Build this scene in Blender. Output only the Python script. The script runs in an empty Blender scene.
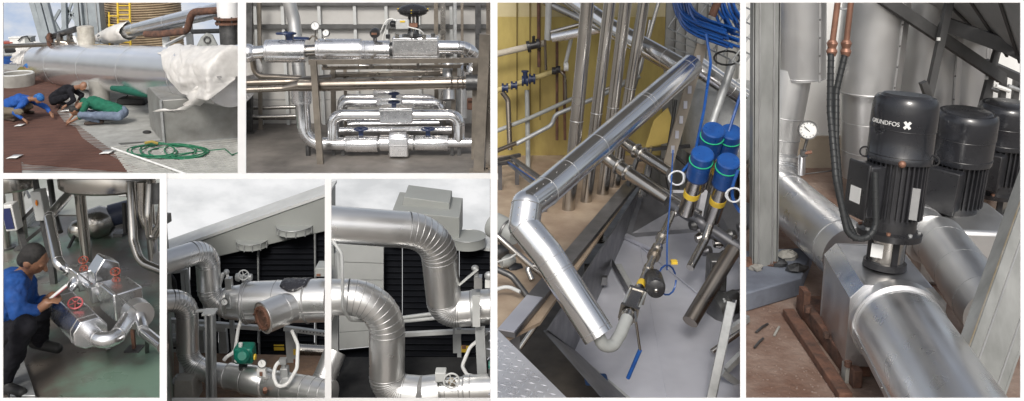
import bpy, bmesh, math, random
from mathutils import Vector as V, Matrix, noise
random.seed(7)
scene = bpy.context.scene
COL = scene.collection
R_ = math.radians
# ------------------------------------------------------------------ camera, sky, sun, exposure
F, CX, CY, SHIFT, PITCH = 900.0, 512.0, 200.5, -0.1, R_(12)
HC = 9.0
cam_d = bpy.data.cameras.new('camera'); cam = bpy.data.objects.new('camera', cam_d); COL.objects.link(cam)
cam_d.sensor_width = 36; cam_d.lens = 36*F/1024; cam_d.shift_y = SHIFT
cam_d.clip_start = 0.05; cam_d.clip_end = 3000
cam.location = (0, 0, HC); cam.rotation_euler = (R_(90)-PITCH, 0, 0)
scene.camera = cam
SUN_EL, SUN_AZ = 43, 187      # azimuth: direction the light comes from, 180 = from behind the camera, measured clockwise from +Y
world = bpy.data.worlds.new('World'); scene.world = world; world.use_nodes = True
nt = world.node_tree; bg = nt.nodes['Background']; sk = nt.nodes.new('ShaderNodeTexSky')
sk.sky_type = 'NISHITA'; sk.sun_disc = False; sk.sun_elevation = R_(SUN_EL); sk.sun_rotation = R_(SUN_AZ)
sk.air_density = 1.0; sk.dust_density = 4.0; sk.ozone_density = 1.0
hs = nt.nodes.new('ShaderNodeHueSaturation'); hs.inputs['Saturation'].default_value = .4
nt.links.new(sk.outputs[0], hs.inputs['Color']); nt.links.new(hs.outputs[0], bg.inputs[0]); bg.inputs[1].default_value = 0.15
sl = bpy.data.lights.new('sun', 'SUN'); sl.energy = 2.2; sl.angle = R_(14); sl.color = (1, .96, .9)
sun = bpy.data.objects.new('sun', sl); COL.objects.link(sun)
az = R_(SUN_AZ); el = R_(SUN_EL)
sun_dir = V((math.sin(az)*math.cos(el), math.cos(az)*math.cos(el), math.sin(el)))
sun.rotation_euler = (-sun_dir).to_track_quat('-Z', 'Y').to_euler()
scene.view_settings.view_transform = 'Standard'; scene.view_settings.look = 'None'
scene.view_settings.gamma = 1; scene.view_settings.exposure = -0.08
scene.view_settings.use_curve_mapping = False

# ------------------------------------------------------------------ pixel -> place
FWD = V((0, math.cos(PITCH), -math.sin(PITCH))); UP = V((0, math.sin(PITCH), math.cos(PITCH))); C0 = V((0, 0, HC))
def ray(px, py):
    d = FWD + V((1, 0, 0))*((px-CX)/F) + UP*((CY-py+SHIFT*1024)/F)
    return d/d.y
def W(px, py, Y): return C0 + ray(px, py)*Y           # point of a pixel at distance Y
def G(px, py, z):                                     # point of a pixel on the level z
    d = ray(px, py); return C0 + d*((z-HC)/d.z)
def M(P, px): return px*((P-C0).dot(FWD))/F           # pixels -> metres at P
def WR(px, py, Y, r): return M(W(px, py, Y), r)

# ------------------------------------------------------------------ materials
MATS = {}
def mat(name, c, rough=.5, metal=0.0, c2=None, sc=3.0, bump=0.0, bsc=None, rv=.08, spec=.5, det=4, thr=(.35, .65), em=None, coat=0, aniso=None):
    if name in MATS: return MATS[name]
    m = bpy.data.materials.new(name); m.use_nodes = True; n = m.node_tree; L = n.links
    p = n.nodes['Principled BSDF']
    tc = n.nodes.new('ShaderNodeTexCoord'); geo = n.nodes.new('ShaderNodeNewGeometry')
    nz = n.nodes.new('ShaderNodeTexNoise'); nz.inputs['Scale'].default_value = sc; nz.inputs['Detail'].default_value = det; nz.inputs['Roughness'].default_value = .62
    mp = n.nodes.new('ShaderNodeMapping'); L.new(geo.outputs['Position'], mp.inputs[0]); L.new(mp.outputs[0], nz.inputs['Vector'])
    if aniso: mp.inputs['Scale'].default_value = aniso
    cr = n.nodes.new('ShaderNodeValToRGB'); e = cr.color_ramp.elements
    c2 = c2 or tuple(x*.8 for x in c)
    e[0].position, e[1].position = thr; e[0].color = (*c, 1); e[1].color = (*c2, 1)
    L.new(nz.outputs[0], cr.inputs[0]); L.new(cr.outputs[0], p.inputs['Base Color'])
    mr = n.nodes.new('ShaderNodeMapRange'); mr.inputs['To Min'].default_value = max(.03, rough-rv); mr.inputs['To Max'].default_value = min(1, rough+rv)
    mr.inputs['From Min'].default_value = .3; mr.inputs['From Max'].default_value = .7
    nz2 = n.nodes.new('ShaderNodeTexNoise'); nz2.inputs['Scale'].default_value = sc*2.7; nz2.inputs['Detail'].default_value = min(det, 5); L.new(mp.outputs[0], nz2.inputs['Vector'])
    L.new(nz2.outputs[0], mr.inputs[0]); L.new(mr.outputs[0], p.inputs['Roughness'])
    p.inputs['Metallic'].default_value = metal; p.inputs['Specular IOR Level'].default_value = spec
    if coat: p.inputs['Coat Weight'].default_value = coat
    if bump:
        b = n.nodes.new('ShaderNodeBump'); b.inputs['Strength'].default_value = bump; b.inputs['Distance'].default_value = .02
        nb = n.nodes.new('ShaderNodeTexNoise'); nb.inputs['Scale'].default_value = bsc or sc*2; nb.inputs['Detail'].default_value = 3
        L.new(mp.outputs[0], nb.inputs['Vector']); L.new(nb.outputs[0], b.inputs['Height']); L.new(b.outputs[0], p.inputs['Normal'])
    if em:
        p.inputs['Emission Color'].default_value = (*em[:3], 1); p.inputs['Emission Strength'].default_value = em[3]
    MATS[name] = m; return m
WT = (.25, .75)
alu = mat('aluminium cladding', (.88, .88, .88), .2, .98, (.78, .78, .79), 2.5, 0, thr=WT, det=1.5, rv=.04)
alu2 = mat('dull aluminium cladding', (.70, .70, .69), .4, .9, (.56, .56, .56), 3, 0, thr=WT, det=1.5, rv=.04)
foil = mat('bright foil cladding', (.93, .93, .94), .25, .94, (.82, .82, .83), 4, .03, 4, thr=WT, det=1.5, rv=.04)
seamm = mat('seam metal', (.50, .50, .50), .45, .8)
steel = mat('stainless steel', (.55, .53, .50), .24, 1, (.42, .40, .37), 2, thr=WT, det=1.5, rv=.04)
steelb = mat('brownish stainless', (.36, .32, .275), .3, 1, (.26, .225, .19), 2.5, thr=WT, det=1.5, rv=.04)
dsteel = mat('dark steel', (.16, .16, .16), .42, .8, (.09, .09, .09), 6)
galv = mat('galvanised steel', (.46, .47, .47), .5, .55, (.34, .35, .35), 9)
gpaint = mat('grey paint', (.33, .34, .33), .5, 0, (.25, .26, .25), 5)
lgpaint = mat('light grey paint', (.55, .56, .55), .5, 0, (.47, .48, .47), 3)
white = mat('white paint', (.84, .84, .84), .6, 0, (.77, .77, .77), 2)
whitep = mat('white plastic', (.78, .78, .76), .4, 0, (.7, .7, .68), 5)
black = mat('black paint', (.018, .018, .02), .33, 0, (.028, .028, .03), 7)
blackr = mat('black rubber', (.02, .02, .02), .6)
dblue = mat('dark blue paint', (.015, .03, .09), .4)
rust = mat('rusty steel', (.175, .085, .055), .85, .1, (.07, .042, .032), 9, .4, 40)
copper = mat('copper', (.33, .17, .115), .5, .5, (.22, .12, .085), 10)
redp = mat('red paint', (.38, .085, .05), .4, 0, (.3, .06, .04), 30)
yellowp = mat('yellow paint', (.75, .52, .05), .5, 0, (.6, .4, .04), 9)
blueplas = mat('blue plastic', (.012, .08, .30), .33, 0, (.01, .055, .22), 9)
greenring = mat('green ring', (.03, .5, .22), .4)
concrete = mat('concrete', (.34, .33, .30), .85, 0, (.24, .23, .21), 2.5, .3, 18)

# ------------------------------------------------------------------ objects
def tag(o, label=None, cat=None, group=None, kind=None):
    if label: o['label'] = label
    if cat: o['category'] = cat
    if group: o['group'] = group
    if kind: o['kind'] = kind
    return o
def thing(name, loc, label, cat, group=None):
    o = bpy.data.objects.new(name, None); o.empty_display_size = .05; COL.objects.link(o); o.location = loc
    return tag(o, label, cat, group)
def origin(o):
    p = V((0, 0, 0))
    while o is not None: p += V(o.location); o = o.parent
    return p
class MB:
    def __init__(s): s.v = []; s.f = []
    def add(s, vs, fs):
        k = len(s.v); s.v += [V(x) for x in vs]; s.f += [tuple(i+k for i in f) for f in fs]; return s
    def box(s, c, h, ax=None):      # centre, half sizes, axes
        ax = ax or (V((1, 0, 0)), V((0, 1, 0)), V((0, 0, 1))); c = V(c)
        vs = [c+ax[0]*h[0]*i+ax[1]*h[1]*j+ax[2]*h[2]*k for i in (-1, 1) for j in (-1, 1) for k in (-1, 1)]
        return s.add(vs, [(0, 1, 3, 2), (4, 6, 7, 5), (0, 4, 5, 1), (2, 3, 7, 6), (0, 2, 6, 4), (1, 5, 7, 3)])
    def prism(s, poly, d):          # polygon + extrusion vector
        n = len(poly); d = V(d); p = [V(x) for x in poly]
        return s.add(p+[x+d for x in p], [tuple(range(n))[::-1], tuple(range(n, 2*n))]+[(i, (i+1) % n, n+(i+1) % n, n+i) for i in range(n)])
    def bar(s, p, q, w, h, up=None):
        p, q = V(p), V(q); a = (q-p); L = a.length; a.normalize(); up = V(up) if up else (V((0, 0, 1)) if abs(a.z) < .9 else V((0, 1, 0)))
        x = a.cross(up).normalized(); y = x.cross(a)
        return s.box((p+q)/2, (w/2, L/2, h/2), (x, a, y))
    def tube(s, pts, r, n=16, cap=True):
        pts = [V(p) for p in pts]; rs = r if isinstance(r, (list, tuple)) else [r]*len(pts)
        t0 = (pts[1]-pts[0]).normalized(); u = t0.orthogonal().normalized(); vs = []; fs = []
        for i, p in enumerate(pts):
            if i == 0: t = t0
            elif i == len(pts)-1: t = (pts[i]-pts[i-1]).normalized()
            else: t = ((pts[i+1]-p).normalized()+(p-pts[i-1]).normalized()).normalized()
            u = (u-t*u.dot(t)).normalized(); w = t.cross(u)
            for k in range(n):
                a = 2*math.pi*k/n; vs.append(p+(u*math.cos(a)+w*math.sin(a))*rs[i])
        for i in range(len(pts)-1):
            for k in range(n):
                fs.append((i*n+k, i*n+(k+1) % n, (i+1)*n+(k+1) % n, (i+1)*n+k))
        if cap in (True, 'a'): fs.append(tuple(range(n))[::-1])
        if cap in (True, 'b'): m = (len(pts)-1)*n; fs.append(tuple(range(m, m+n)))
        return s.add(vs, fs)
    def lathe(s, p, q, prof, n=24):  # profile of (fraction along p-q, radius)
        p, q = V(p), V(q); a = q-p; t = a.normalized(); u = t.orthogonal().normalized(); w = t.cross(u); vs = []; fs = []
        for (h, r) in prof:
            for k in range(n):
                b = 2*math.pi*k/n; vs.append(p+a*h+(u*math.cos(b)+w*math.sin(b))*max(r, 1e-4))
        for i in range(len(prof)-1):
            for k in range(n): fs.append((i*n+k, i*n+(k+1) % n, (i+1)*n+(k+1) % n, (i+1)*n+k))
        fs.append(tuple(range(n))[::-1]); m = (len(prof)-1)*n; fs.append(tuple(range(m, m+n)))
        return s.add(vs, fs)
    def torus(s, c, nrm, R, r, n=24, m=8):
        c = V(c); t = V(nrm).normalized(); u = t.orthogonal().normalized(); w = t.cross(u); vs = []; fs = []
        for i in range(n):
            a = 2*math.pi*i/n; d = u*math.cos(a)+w*math.sin(a)
            for j in range(m):
                b = 2*math.pi*j/m; vs.append(c+d*(R+r*math.cos(b))+t*r*math.sin(b))
        for i in range(n):
            for j in range(m):
                fs.append((i*m+j, ((i+1) % n)*m+j, ((i+1) % n)*m+(j+1) % m, i*m+(j+1) % m))
        return s.add(vs, fs)
    def ell(s, c, h, ax=None, n=16, m=10):
        ax = ax or (V((1, 0, 0)), V((0, 1, 0)), V((0, 0, 1))); c = V(c); vs = []; fs = []
        for i in range(m+1):
            th = math.pi*i/m
            for k in range(n):
                a = 2*math.pi*k/n; q = max(math.sin(th), 1e-3)
                vs.append(c+ax[0]*h[0]*q*math.cos(a)+ax[1]*h[1]*q*math.sin(a)+ax[2]*h[2]*math.cos(th))
        for i in range(m):
            for k in range(n): fs.append((i*n+k, (i+1)*n+k, (i+1)*n+(k+1) % n, i*n+(k+1) % n))
        fs.append(tuple(range(n))); fs.append(tuple(range(m*n, m*n+n))[::-1])
        return s.add(vs, fs)
    def cap(s, p, q, r0, r1, n=14):  # tapered capsule
        p, q = V(p), V(q); a = q-p; L = a.length
        if L < 1e-4: return s.ell(p, (r0, r0, r0))
        prof = []
        for k in range(0, 5): b = -math.pi/2+k*math.pi/8; prof.append((r0*math.sin(b)/L, r0*math.cos(b)))
        for k in range(0, 5): b = k*math.pi/8; prof.append((1+r1*math.sin(b)/L, r1*math.cos(b)))
        return s.lathe(p, q, prof, n)
    def build(s, name, m, parent=None, bev=0, ang=38, label=None, kind=None, thick=0, remesh=0, smooth=0, sub=0):
        o0 = origin(parent)
        me = bpy.data.meshes.new(name); me.from_pydata([tuple(x-o0) for x in s.v], [], s.f); me.materials.append(m)
        bm = bmesh.new(); bm.from_mesh(me); bmesh.ops.recalc_face_normals(bm, faces=bm.faces)
        for f in bm.faces: f.smooth = True
        bm.to_mesh(me); bm.free()
        me.set_sharp_from_angle(angle=R_(ang))
        o = bpy.data.objects.new(name, me); COL.objects.link(o); o.parent = parent
        if thick: d = o.modifiers.new('thick', 'SOLIDIFY'); d.thickness = thick
        if remesh:
            d = o.modifiers.new('one', 'REMESH'); d.mode = 'VOXEL'; d.voxel_size = remesh; d.use_smooth_shade = True
        if smooth: d = o.modifiers.new('soft', 'SMOOTH'); d.iterations = smooth; d.factor = .5
        if bev: d = o.modifiers.new('edge', 'BEVEL'); d.width = bev; d.segments = 2; d.limit_method = 'ANGLE'; d.angle_limit = R_(40)
        if sub: d = o.modifiers.new('sub', 'SUBSURF'); d.levels = sub; d.render_levels = sub
        tag(o, label, kind=kind)
        return o
def struct(o): o['kind'] = 'structure'; return o
_ring = {}
def ring(parent, c, nrm, R, minor=.035, name='seam', m=None, n=28):
    key = (minor, (m or seamm).name)
    if key not in _ring:
        b = MB().torus((0, 0, 0), (0, 0, 1), 1, minor, n, 6); o = b.build(name, m or seamm, None); o.parent = parent; _ring[key] = o.data
    else:
        o = bpy.data.objects.new(name, _ring[key]); COL.objects.link(o); o.parent = parent
    o.location = V(c)-origin(parent); o.rotation_mode = 'QUATERNION'; o.rotation_quaternion = V(nrm).to_track_quat('Z', 'Y'); o.scale = (R, R, R)
    return o
def fillet(pts, R, n=8):
    """pieces: ('s', [a, b]) straight, ('e', [...]) elbow"""
    pts = [V(p) for p in pts]; out = []; cur = pts[0]
    Rs = R if isinstance(R, (list, tuple)) else [R]*(len(pts)-2)
    for i in range(1, len(pts)-1):
        a, b, c = pts[i-1], pts[i], pts[i+1]; d0 = (b-a).normalized(); d1 = (c-b).normalized()
        th = d0.angle(d1)
        if th < .02: continue
        t = min(Rs[i-1]*math.tan(th/2), .495*(b-a).length if i > 1 else .97*(b-a).length, .495*(c-b).length if i < len(pts)-2 else .97*(c-b).length)
        r = t/math.tan(th/2); p0 = b-d0*t; p1 = b+d1*t
        ctr = p0+((d1-d0*d1.dot(d0)).normalized())*r
        ax = d0.cross(d1).normalized(); arc = []
        for k in range(n+1):
            arc.append(ctr+Matrix.Rotation(th*k/n, 3, ax) @ (p0-ctr))
        if (p0-cur).length > 1e-4: out.append(('s', [cur, p0]))
        out.append(('e', arc)); cur = p1
    if (pts[-1]-cur).length > 1e-4: out.append(('s', [cur, pts[-1]]))
    return out
def path(pts, R, n=6):
    o = []
    for k, p in fillet(pts, R, n): o += p if not o else p[1:]
    return o
def PX(pts): return [W(*p) for p in pts]
def pipe(name, label, pts, r, m, cat='pipe', R=None, gore=0, every=0, group=None, n=20, minor=.03, parent=None, es=None, ringm=None, caps=True, lab2=None):
    """A pipe run: straight sections and elbows as parts, cladding seams as their sub-parts."""
    R = R or r*2.2
    low = min(pts, key=lambda p: p.z)
    t = parent or thing(name, V(low)-V((0, 0, r)), label, cat, group)
    pcs = fillet(pts, R, gore or 8)
    for i, (k, p) in enumerate(pcs):
        cap = (True if len(pcs) == 1 else 'a' if i == 0 else 'b' if i == len(pcs)-1 else False) if caps else False
        rr = r if not isinstance(r, tuple) else r[0]
        if parent is None or True:
            nm = 'straight_section' if k == 's' else 'elbow'
            o = MB().tube(p, rr, n, cap).build(nm, m, t)
        if k == 'e' and gore:
            for j in range(len(p)):
                tt = (p[min(j+1, len(p)-1)]-p[max(j-1, 0)])
                ring(o, p[j], tt, rr, minor, m=ringm)
        if k == 's' and every:
            L = (p[1]-p[0]).length; c = int(L/every)
            for j in range(c): ring(o, p[0].lerp(p[1], (j+.5)/c), p[1]-p[0], rr, minor, m=ringm)
    return t
def pbox(px0, py0, px1, py1, Y, d):
    """A box whose front face covers a pixel rectangle at distance Y, d deep."""
    a, b = W(px0, py0, Y), W(px1, py1, Y); z0, z1 = min(a.z, b.z), max(a.z, b.z)
    xa = W(px0, (py0+py1)/2, Y).x; xb = W(px1, (py0+py1)/2, Y).x
    return MB().box(((xa+xb)/2, Y+d/2, (z0+z1)/2), (abs(xb-xa)/2, d/2, (z1-z0)/2))
def handwheel(parent, c, nrm, R, m, spokes=4, stem=None, name='handwheel'):
    c = V(c); nrm = V(nrm).normalized(); rim = MB().torus(c, nrm, R, R*.13, 24, 8).build(name, m, parent)
    u = nrm.orthogonal().normalized()
    for k in range(spokes):
        d = Matrix.Rotation(2*math.pi*k/spokes+.4, 3, nrm) @ u
        MB().tube([c, c+d*R*.95], R*.075, 6).build('spoke', m, rim)
    MB().lathe(c-nrm*R*.25, c+nrm*R*.25, [(0, R*.2), (1, R*.2)], 12).build('hub', m, rim)
    if stem: MB().tube([c, stem], R*.1, 8).build('stem', steel, rim)
    return rim
def gauge(parent, c, nrm, R, stem_to, cat=None, case=None):
    c = V(c); nrm = V(nrm).normalized()
    g = MB().lathe(c-nrm*R*.45, c+nrm*R*.25, [(0, R*.8), (.15, R), (1, R), (1, R*.86), (.8, R*.86)], 24).build('gauge', case or dsteel, parent)
    MB().lathe(c+nrm*R*.12, c+nrm*R*.16, [(0, R*.85), (1, R*.85)], 24).build('dial', whitep, g)
    u = nrm.cross(V((1, 0, .4))).normalized()
    MB().bar(c+nrm*R*.2-u*R*.2, c+nrm*R*.2+u*R*.7, R*.07, R*.03, nrm).build('needle', black, g)
    MB().tube([c-V((0, 0, R*.9)), stem_to], R*.16, 8).build('stem', steel, g)
    return g
def crumple(o, size, strength, depth=2):
    tx = bpy.data.textures.new('folds', 'CLOUDS'); tx.noise_scale = size; tx.noise_depth = depth
    d = o.modifiers.new('folds', 'DISPLACE'); d.texture = tx; d.strength = strength; d.mid_level = .5; d.texture_coords = 'GLOBAL'
    return o
# ------------------------------------------------------------------ people
skinm = mat('skin', (.26, .13, .075), .5, 0, (.22, .11, .065), 20)
hairm = mat('black hair', (.012, .011, .01), .55, 0, (.03, .027, .025), 60, .5, 200)
def person(label, J, shirt, trousers, shoe, voxel=.012, k=1.0, hair=None, cap=None, sleeve=1.0, group=None, fingers=True):
    """J: joints as world points. One continuous body; clothes and hair are children."""
    low = min([J[a] for a in J if isinstance(J[a], V)], key=lambda p: p.z)
    t = thing('person', (J['pelvis'].x, J['pelvis'].y, low.z), label, 'person', group)
    b = MB(); fd = J['face'].normalized(); up = (J['head']-J['neck']).normalized(); rt = fd.cross(up).normalized(); up2 = rt.cross(fd).normalized()
    H = J['head']; q = k
    b.cap(J['pelvis'], J['chest'], .135*q, .135*q); b.cap(J['chest'], J['neck'], .11*q, .06*q); b.cap(J['neck'], H, .058*q, .06*q)
    b.ell(H, (.076*q, .095*q, .118*q), (rt, fd, up2)); b.ell(H-up2*.055*q+fd*.03*q, (.055*q, .06*q, .065*q), (rt, fd, up2))
    b.cap(H+fd*.09*q+up2*.01*q, H+fd*.112*q-up2*.028*q, .010*q, .017*q)
    b.cap(H+fd*.082*q-up2*.06*q-rt*.02*q, H+fd*.082*q-up2*.06*q+rt*.02*q, .011*q, .011*q)
    for s in (-1, 1):
        b.ell(H+rt*s*.078*q-fd*.01*q, (.012*q, .024*q, .034*q), (rt, fd, up2))
        b.cap(H+fd*.083*q+up2*.03*q+rt*s*.015*q, H+fd*.078*q+up2*.032*q+rt*s*.048*q, .011*q, .009*q)
    sh = MB(); tr = MB(); so = MB()
    sh.cap(J['pelvis'].lerp(J['chest'], .1), J['chest'], .158*q, .16*q); sh.cap(J['chest'], J['neck'].lerp(J['chest'], .25), .135*q, .078*q)
    for s in ('l', 'r'):
        S, E, Wr = J[s+'sho'], J[s+'elb'], J[s+'wri']; Hd = J.get(s+'han', Wr+(Wr-E).normalized()*.09*q)
        b.cap(J['chest'].lerp(J['neck'], .5), S, .07*q, .06*q); b.cap(S, E, .052*q, .04*q); b.cap(E, Wr, .04*q, .027*q); b.cap(Wr, Hd, .03*q, .036*q)
        hd = (Hd-Wr).normalized(); side = hd.cross(V((0, 0, 1))); side = side.normalized() if side.length > .1 else V((1, 0, 0)); dn = side.cross(hd)
        if dn.z > 0: dn = -dn
        if fingers:
            for i, (o, L) in enumerate(((-.03, .07), (-.01, .08), (.01, .075), (.03, .058))):
                f0 = Hd+side*o*q+hd*.012*q; f1 = f0+hd*L*.5*q+dn*.012*q; f2 = f1+hd*L*.35*q+dn*.035*q
                b.cap(f0, f1, .0105*q, .0095*q, 8); b.cap(f1, f2, .0095*q, .008*q, 8)
            th = Wr.lerp(Hd, .4)-side*.028*q; b.cap(th, th-side*.03*q+hd*.035*q, .013*q, .011*q, 8); b.cap(th-side*.03*q+hd*.035*q, th-side*.028*q+hd*.07*q+dn*.015*q, .011*q, .009*q, 8)
        sh.cap(J['chest'].lerp(J['neck'], .45), S, .085*q, .082*q); sh.cap(S, S.lerp(E, min(1, sleeve*2)), .078*q, .062*q)
        if sleeve > .5: sh.cap(E, E.lerp(Wr, (sleeve-.5)*2*.93), .062*q, .045*q)
        Hp, K, A, T = J[s+'hip'], J[s+'kne'], J[s+'ank'], J[s+'toe']
        b.cap(J['pelvis'], Hp, .11*q, .09*q); b.cap(Hp, K, .085*q, .058*q); b.cap(K, A, .055*q, .036*q); b.cap(A, T, .036*q, .026*q)
        tr.cap(J['pelvis'], Hp, .15*q, .115*q); tr.cap(Hp, K, .108*q, .078*q); tr.cap(K, K.lerp(A, .93), .077*q, .06*q)
        hl = A-(T-A).normalized()*.05*q
        so = MB(); so.cap(hl-V((0, 0, .025*q)), T-V((0, 0, .0)), .048*q, .042*q); so.cap(A, A+(K-A).normalized()*.05*q, .05*q, .052*q)
        so.build('shoe', shoe, t, remesh=voxel*1.1, smooth=3)
    b.build('body', skinm, t, remesh=voxel, smooth=4)
    crumple(sh.build('shirt', shirt, t, remesh=voxel*1.3, smooth=4), .08*q, .04*q); crumple(tr.build('trousers', trousers, t, remesh=voxel*1.3, smooth=4), .09*q, .04*q)
    if hair:
        hb = MB().ell(H+up2*.026*q-fd*.02*q, (.081*q, .093*q, .108*q), (rt, fd, up2)); hb.ell(H-up2*.02*q-fd*.05*q, (.08*q, .06*q, .085*q), (rt, fd, up2))
        hb.build('hair', hair, t, remesh=voxel, smooth=3)
    if cap:
        hb = MB().ell(H+up2*.035*q-fd*.005*q, (.096*q, .112*q, .095*q), (rt, fd, up2)); hb.cap(H+up2*.045*q+fd*.09*q-rt*.04*q, H+up2*.045*q+fd*.09*q+rt*.04*q, .02*q, .02*q); hb.cap(H-fd*.08*q-up2*.02*q, H-fd*.07*q-up2*.09*q, .06*q, .05*q)
        hb.build('head_cover', cap, t, remesh=voxel*1.2, smooth=3)
    return t
# ------------------------------------------------------------------ the setting
groundm = mat('yard ground', (.26, .235, .21), .9, 0, (.19, .17, .15), .35, .3, 3)
struct(MB().box((0, 0, -.5), (900, 900, .5)).build('ground', groundm))
Z1, Z3, Z4, Z6, Z7 = 4.0, 5.5, 4.0, 6.62, 6.5
def slab(name, poly_px, z, m, base=0.0):
    P = [G(x, y, z) for x, y in poly_px]
    return struct(MB().prism([V((p.x, p.y, base)) for p in P], (0, 0, z-base)).build(name, m))
def block(name, x0, x1, y0, y1, z0, z1, m):
    return struct(MB().box(((x0+x1)/2, (y0+y1)/2, (z0+z1)/2), ((x1-x0)/2, (y1-y0)/2, (z1-z0)/2)).build(name, m))
deckm = mat('white speckled deck', (.40, .40, .38), .8, 0, (.30, .30, .28), 3, .2, 20)
hallm = mat('hall floor', (.21, .19, .17), .6, 0, (.11, .10, .09), 1.2, .1, 9, det=7)
slab('deck_floor', [(-12, 177.5), (242, 177.5), (242, 47), (-12, 47)], Z1, deckm)
slab('hall_floor', [(242.2, 177.5), (497, 177.5), (497, 118), (242.2, 118)], Z1, hallm)
floor3 = mat('worn green floor', (.14, .215, .165), .33, 0, (.12, .105, .09), 1.5, .1, 8, thr=(.40, .55), det=6, spec=.6)
slab('workshop_floor', [(-12, 412), (163, 412), (163, 176.6), (-12, 176.6)], Z3, floor3)
soil = mat('brown soil', (.21, .13, .08), .95, 0, (.13, .085, .06), 5, .5, 25)
slab('yard_platform', [(164.5, 410), (328, 410), (328, 356), (164.5, 352)], Z4, soil)
slab('yard_platform', [(328.2, 410), (493.5, 410), (493.5, 357), (328.2, 357)], Z4, mat('dark yard slab', (.02, .02, .021), .9, 0, (.035, .035, .035), 3, .2, 12, spec=.1))
# cloudy sky behind the deck and behind the cooling tower
def skymat(name, a, b, sc, st, off=0):
    m = bpy.data.materials.new(name); m.use_nodes = True; n = m.node_tree; L = n.links; n.nodes.remove(n.nodes['Principled BSDF'])
    e = n.nodes.new('ShaderNodeEmission'); g = n.nodes.new('ShaderNodeNewGeometry'); mp = n.nodes.new('ShaderNodeMapping'); mp.inputs['Scale'].default_value = (1, 1, 1.9); mp.inputs['Location'].default_value = (off, 0, off)
    z = n.nodes.new('ShaderNodeTexNoise'); z.inputs['Scale'].default_value = sc; z.inputs['Detail'].default_value = 6; z.inputs['Roughness'].default_value = .55
    c = n.nodes.new('ShaderNodeValToRGB'); c.color_ramp.elements[0].position = .36; c.color_ramp.elements[1].position = .6
    c.color_ramp.elements[0].color = (*a, 1); c.color_ramp.elements[1].color = (*b, 1)
    L.new(g.outputs['Position'], mp.inputs[0]); L.new(mp.outputs[0], z.inputs['Vector']); L.new(z.outputs[0], c.inputs[0]); L.new(c.outputs[0], e.inputs[0]); e.inputs[1].default_value = st
    L.new(e.outputs[0], n.nodes['Material Output'].inputs[0]); return m
SKYST = 1.0
struct(MB().box((-15, 33.6, 7), (8.5, .05, 5)).build('sky', skymat('sky by the deck', (.52, .62, .80), (.80, .82, .86), .5, SKYST)))
b = W(160, 176.5, 15.7); c = W(494, 176.5, 15.7)
struct(MB().box(((b.x+c.x)/2-.05, 15.75, 1.5), ((c.x-b.x)/2+.15, .05, b.z-1.5)).build('sky', skymat('sky over the cooling tower', (.70, .71, .72), (.98, .98, .985), .8, SKYST, 1.2)))
# ---- white portals framing each bay, standing at the front of its floor
def portal(label, Y, bars, legs):
    t = thing('portal_frame', (W(*legs[0], Y).x, Y, 0), label, 'portal')
    for (x0, y0, x1, y1) in bars: MB().prism([W(x0, y0, Y), W(x1, y0, Y), W(x1, y1, Y), W(x0, y1, Y)], (0, .0012*Y, 0)).build('frame_member', white, t)
    for px, row in legs: p = W(px, row, Y); w = WR(px, row, Y, 3); MB().box((p.x, Y+.0006*Y, p.z/2), (w, .0006*Y, p.z/2)).build('leg', white, t)
portal('white portal frame round the deck and the pipe hall, with one mullion', 15.6, ((-10, -10, 3, 173.3), (237.7, 2.6, 246, 173.3), (490.6, -10, 499, 173.3), (3, -10, 490.6, 2.6), (-10, 173.3, 499, 178.7)), ((-4, 178.7), (494, 178.7)))
portal('white portal frame round the workshop bay with the squatting worker', 5.75, ((-10, 173.4, 166.8, 178.9), (-10, 178.9, 3, 411), (159.7, 178.9, 166.8, 411), (3, 398.2, 159.7, 411)), ((-4, 411), (163.2, 411)))
portal('white portal frame round the cooling tower yard, with one mullion', 7.7, ((163, 173.5, 499, 178.8), (324.8, 178.8, 331.3, 411), (490.6, 178.8, 499, 411), (163, 398.3, 324.8, 411), (331.3, 398.3, 490.6, 411)), ((328, 411), (495, 411)))
portal('white portal frame round the sump and the pump room, with one mullion', 3.2, ((490.4, -10, 497.4, 405), (740.2, 2.6, 746, 398.2), (1020.5, -10, 1034, 405), (497.4, -10, 1020.5, 2.6), (497.4, 398.2, 1020.5, 405)), ((493.9, 405), (1027, 405)))
shadem = mat('shade panel grey', (.30, .30, .29), .8)
for nm, pa, pb, ya, yb, zr in (('added_sump_shade', 494, 743, 5.3, 8.75, 9.35),):
    ym = (ya+yb)/2; P = [W(pa, 60, ya), W(pb, 60, ya), W(pb, 60, yb), W(pa, 60, yb)]
    struct(MB().prism([V((p.x, p.y, zr)) for p in P], (0, 0, .08)).build(nm, shadem))  # unseen overhead panel, added to darken the sump bay

def rz(px, Y): p = W(px, 175.8, Y); return V((p.x, Y, HC-Y*math.tan(R_(16.98))))
struct(MB().prism([rz(-14, 6.1), rz(163, 6.1), rz(163, 9.2), rz(-14, 9.2)], (0, 0, .015)).build('added_workshop_shade', shadem))  # sloping panel added out of view to shade the back of the workshop
# ------------------------------------------------------------------ panel 1: outdoor deck with a large clad pipe and crouching workers
z = Z1
mesh_brown = mat('brown deck netting', (.115, .055, .04), .9, 0, (.07, .033, .025), 1.2, .4, 30)
pts = [(3, 90), (3, 173), (22, 174), (21, 160), (24, 164), (150, 174), (148, 171), (118, 160), (96, 148), (82, 138), (76, 128), (64, 122), (57, 112), (62, 104), (52, 100), (58, 92), (76, 88), (88, 90), (78, 84), (70, 78), (3, 76)]
struct(MB().prism([G(x, y, z+.004) for x, y in pts], (0, 0, .012)).build('deck_netting', mesh_brown))
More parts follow.
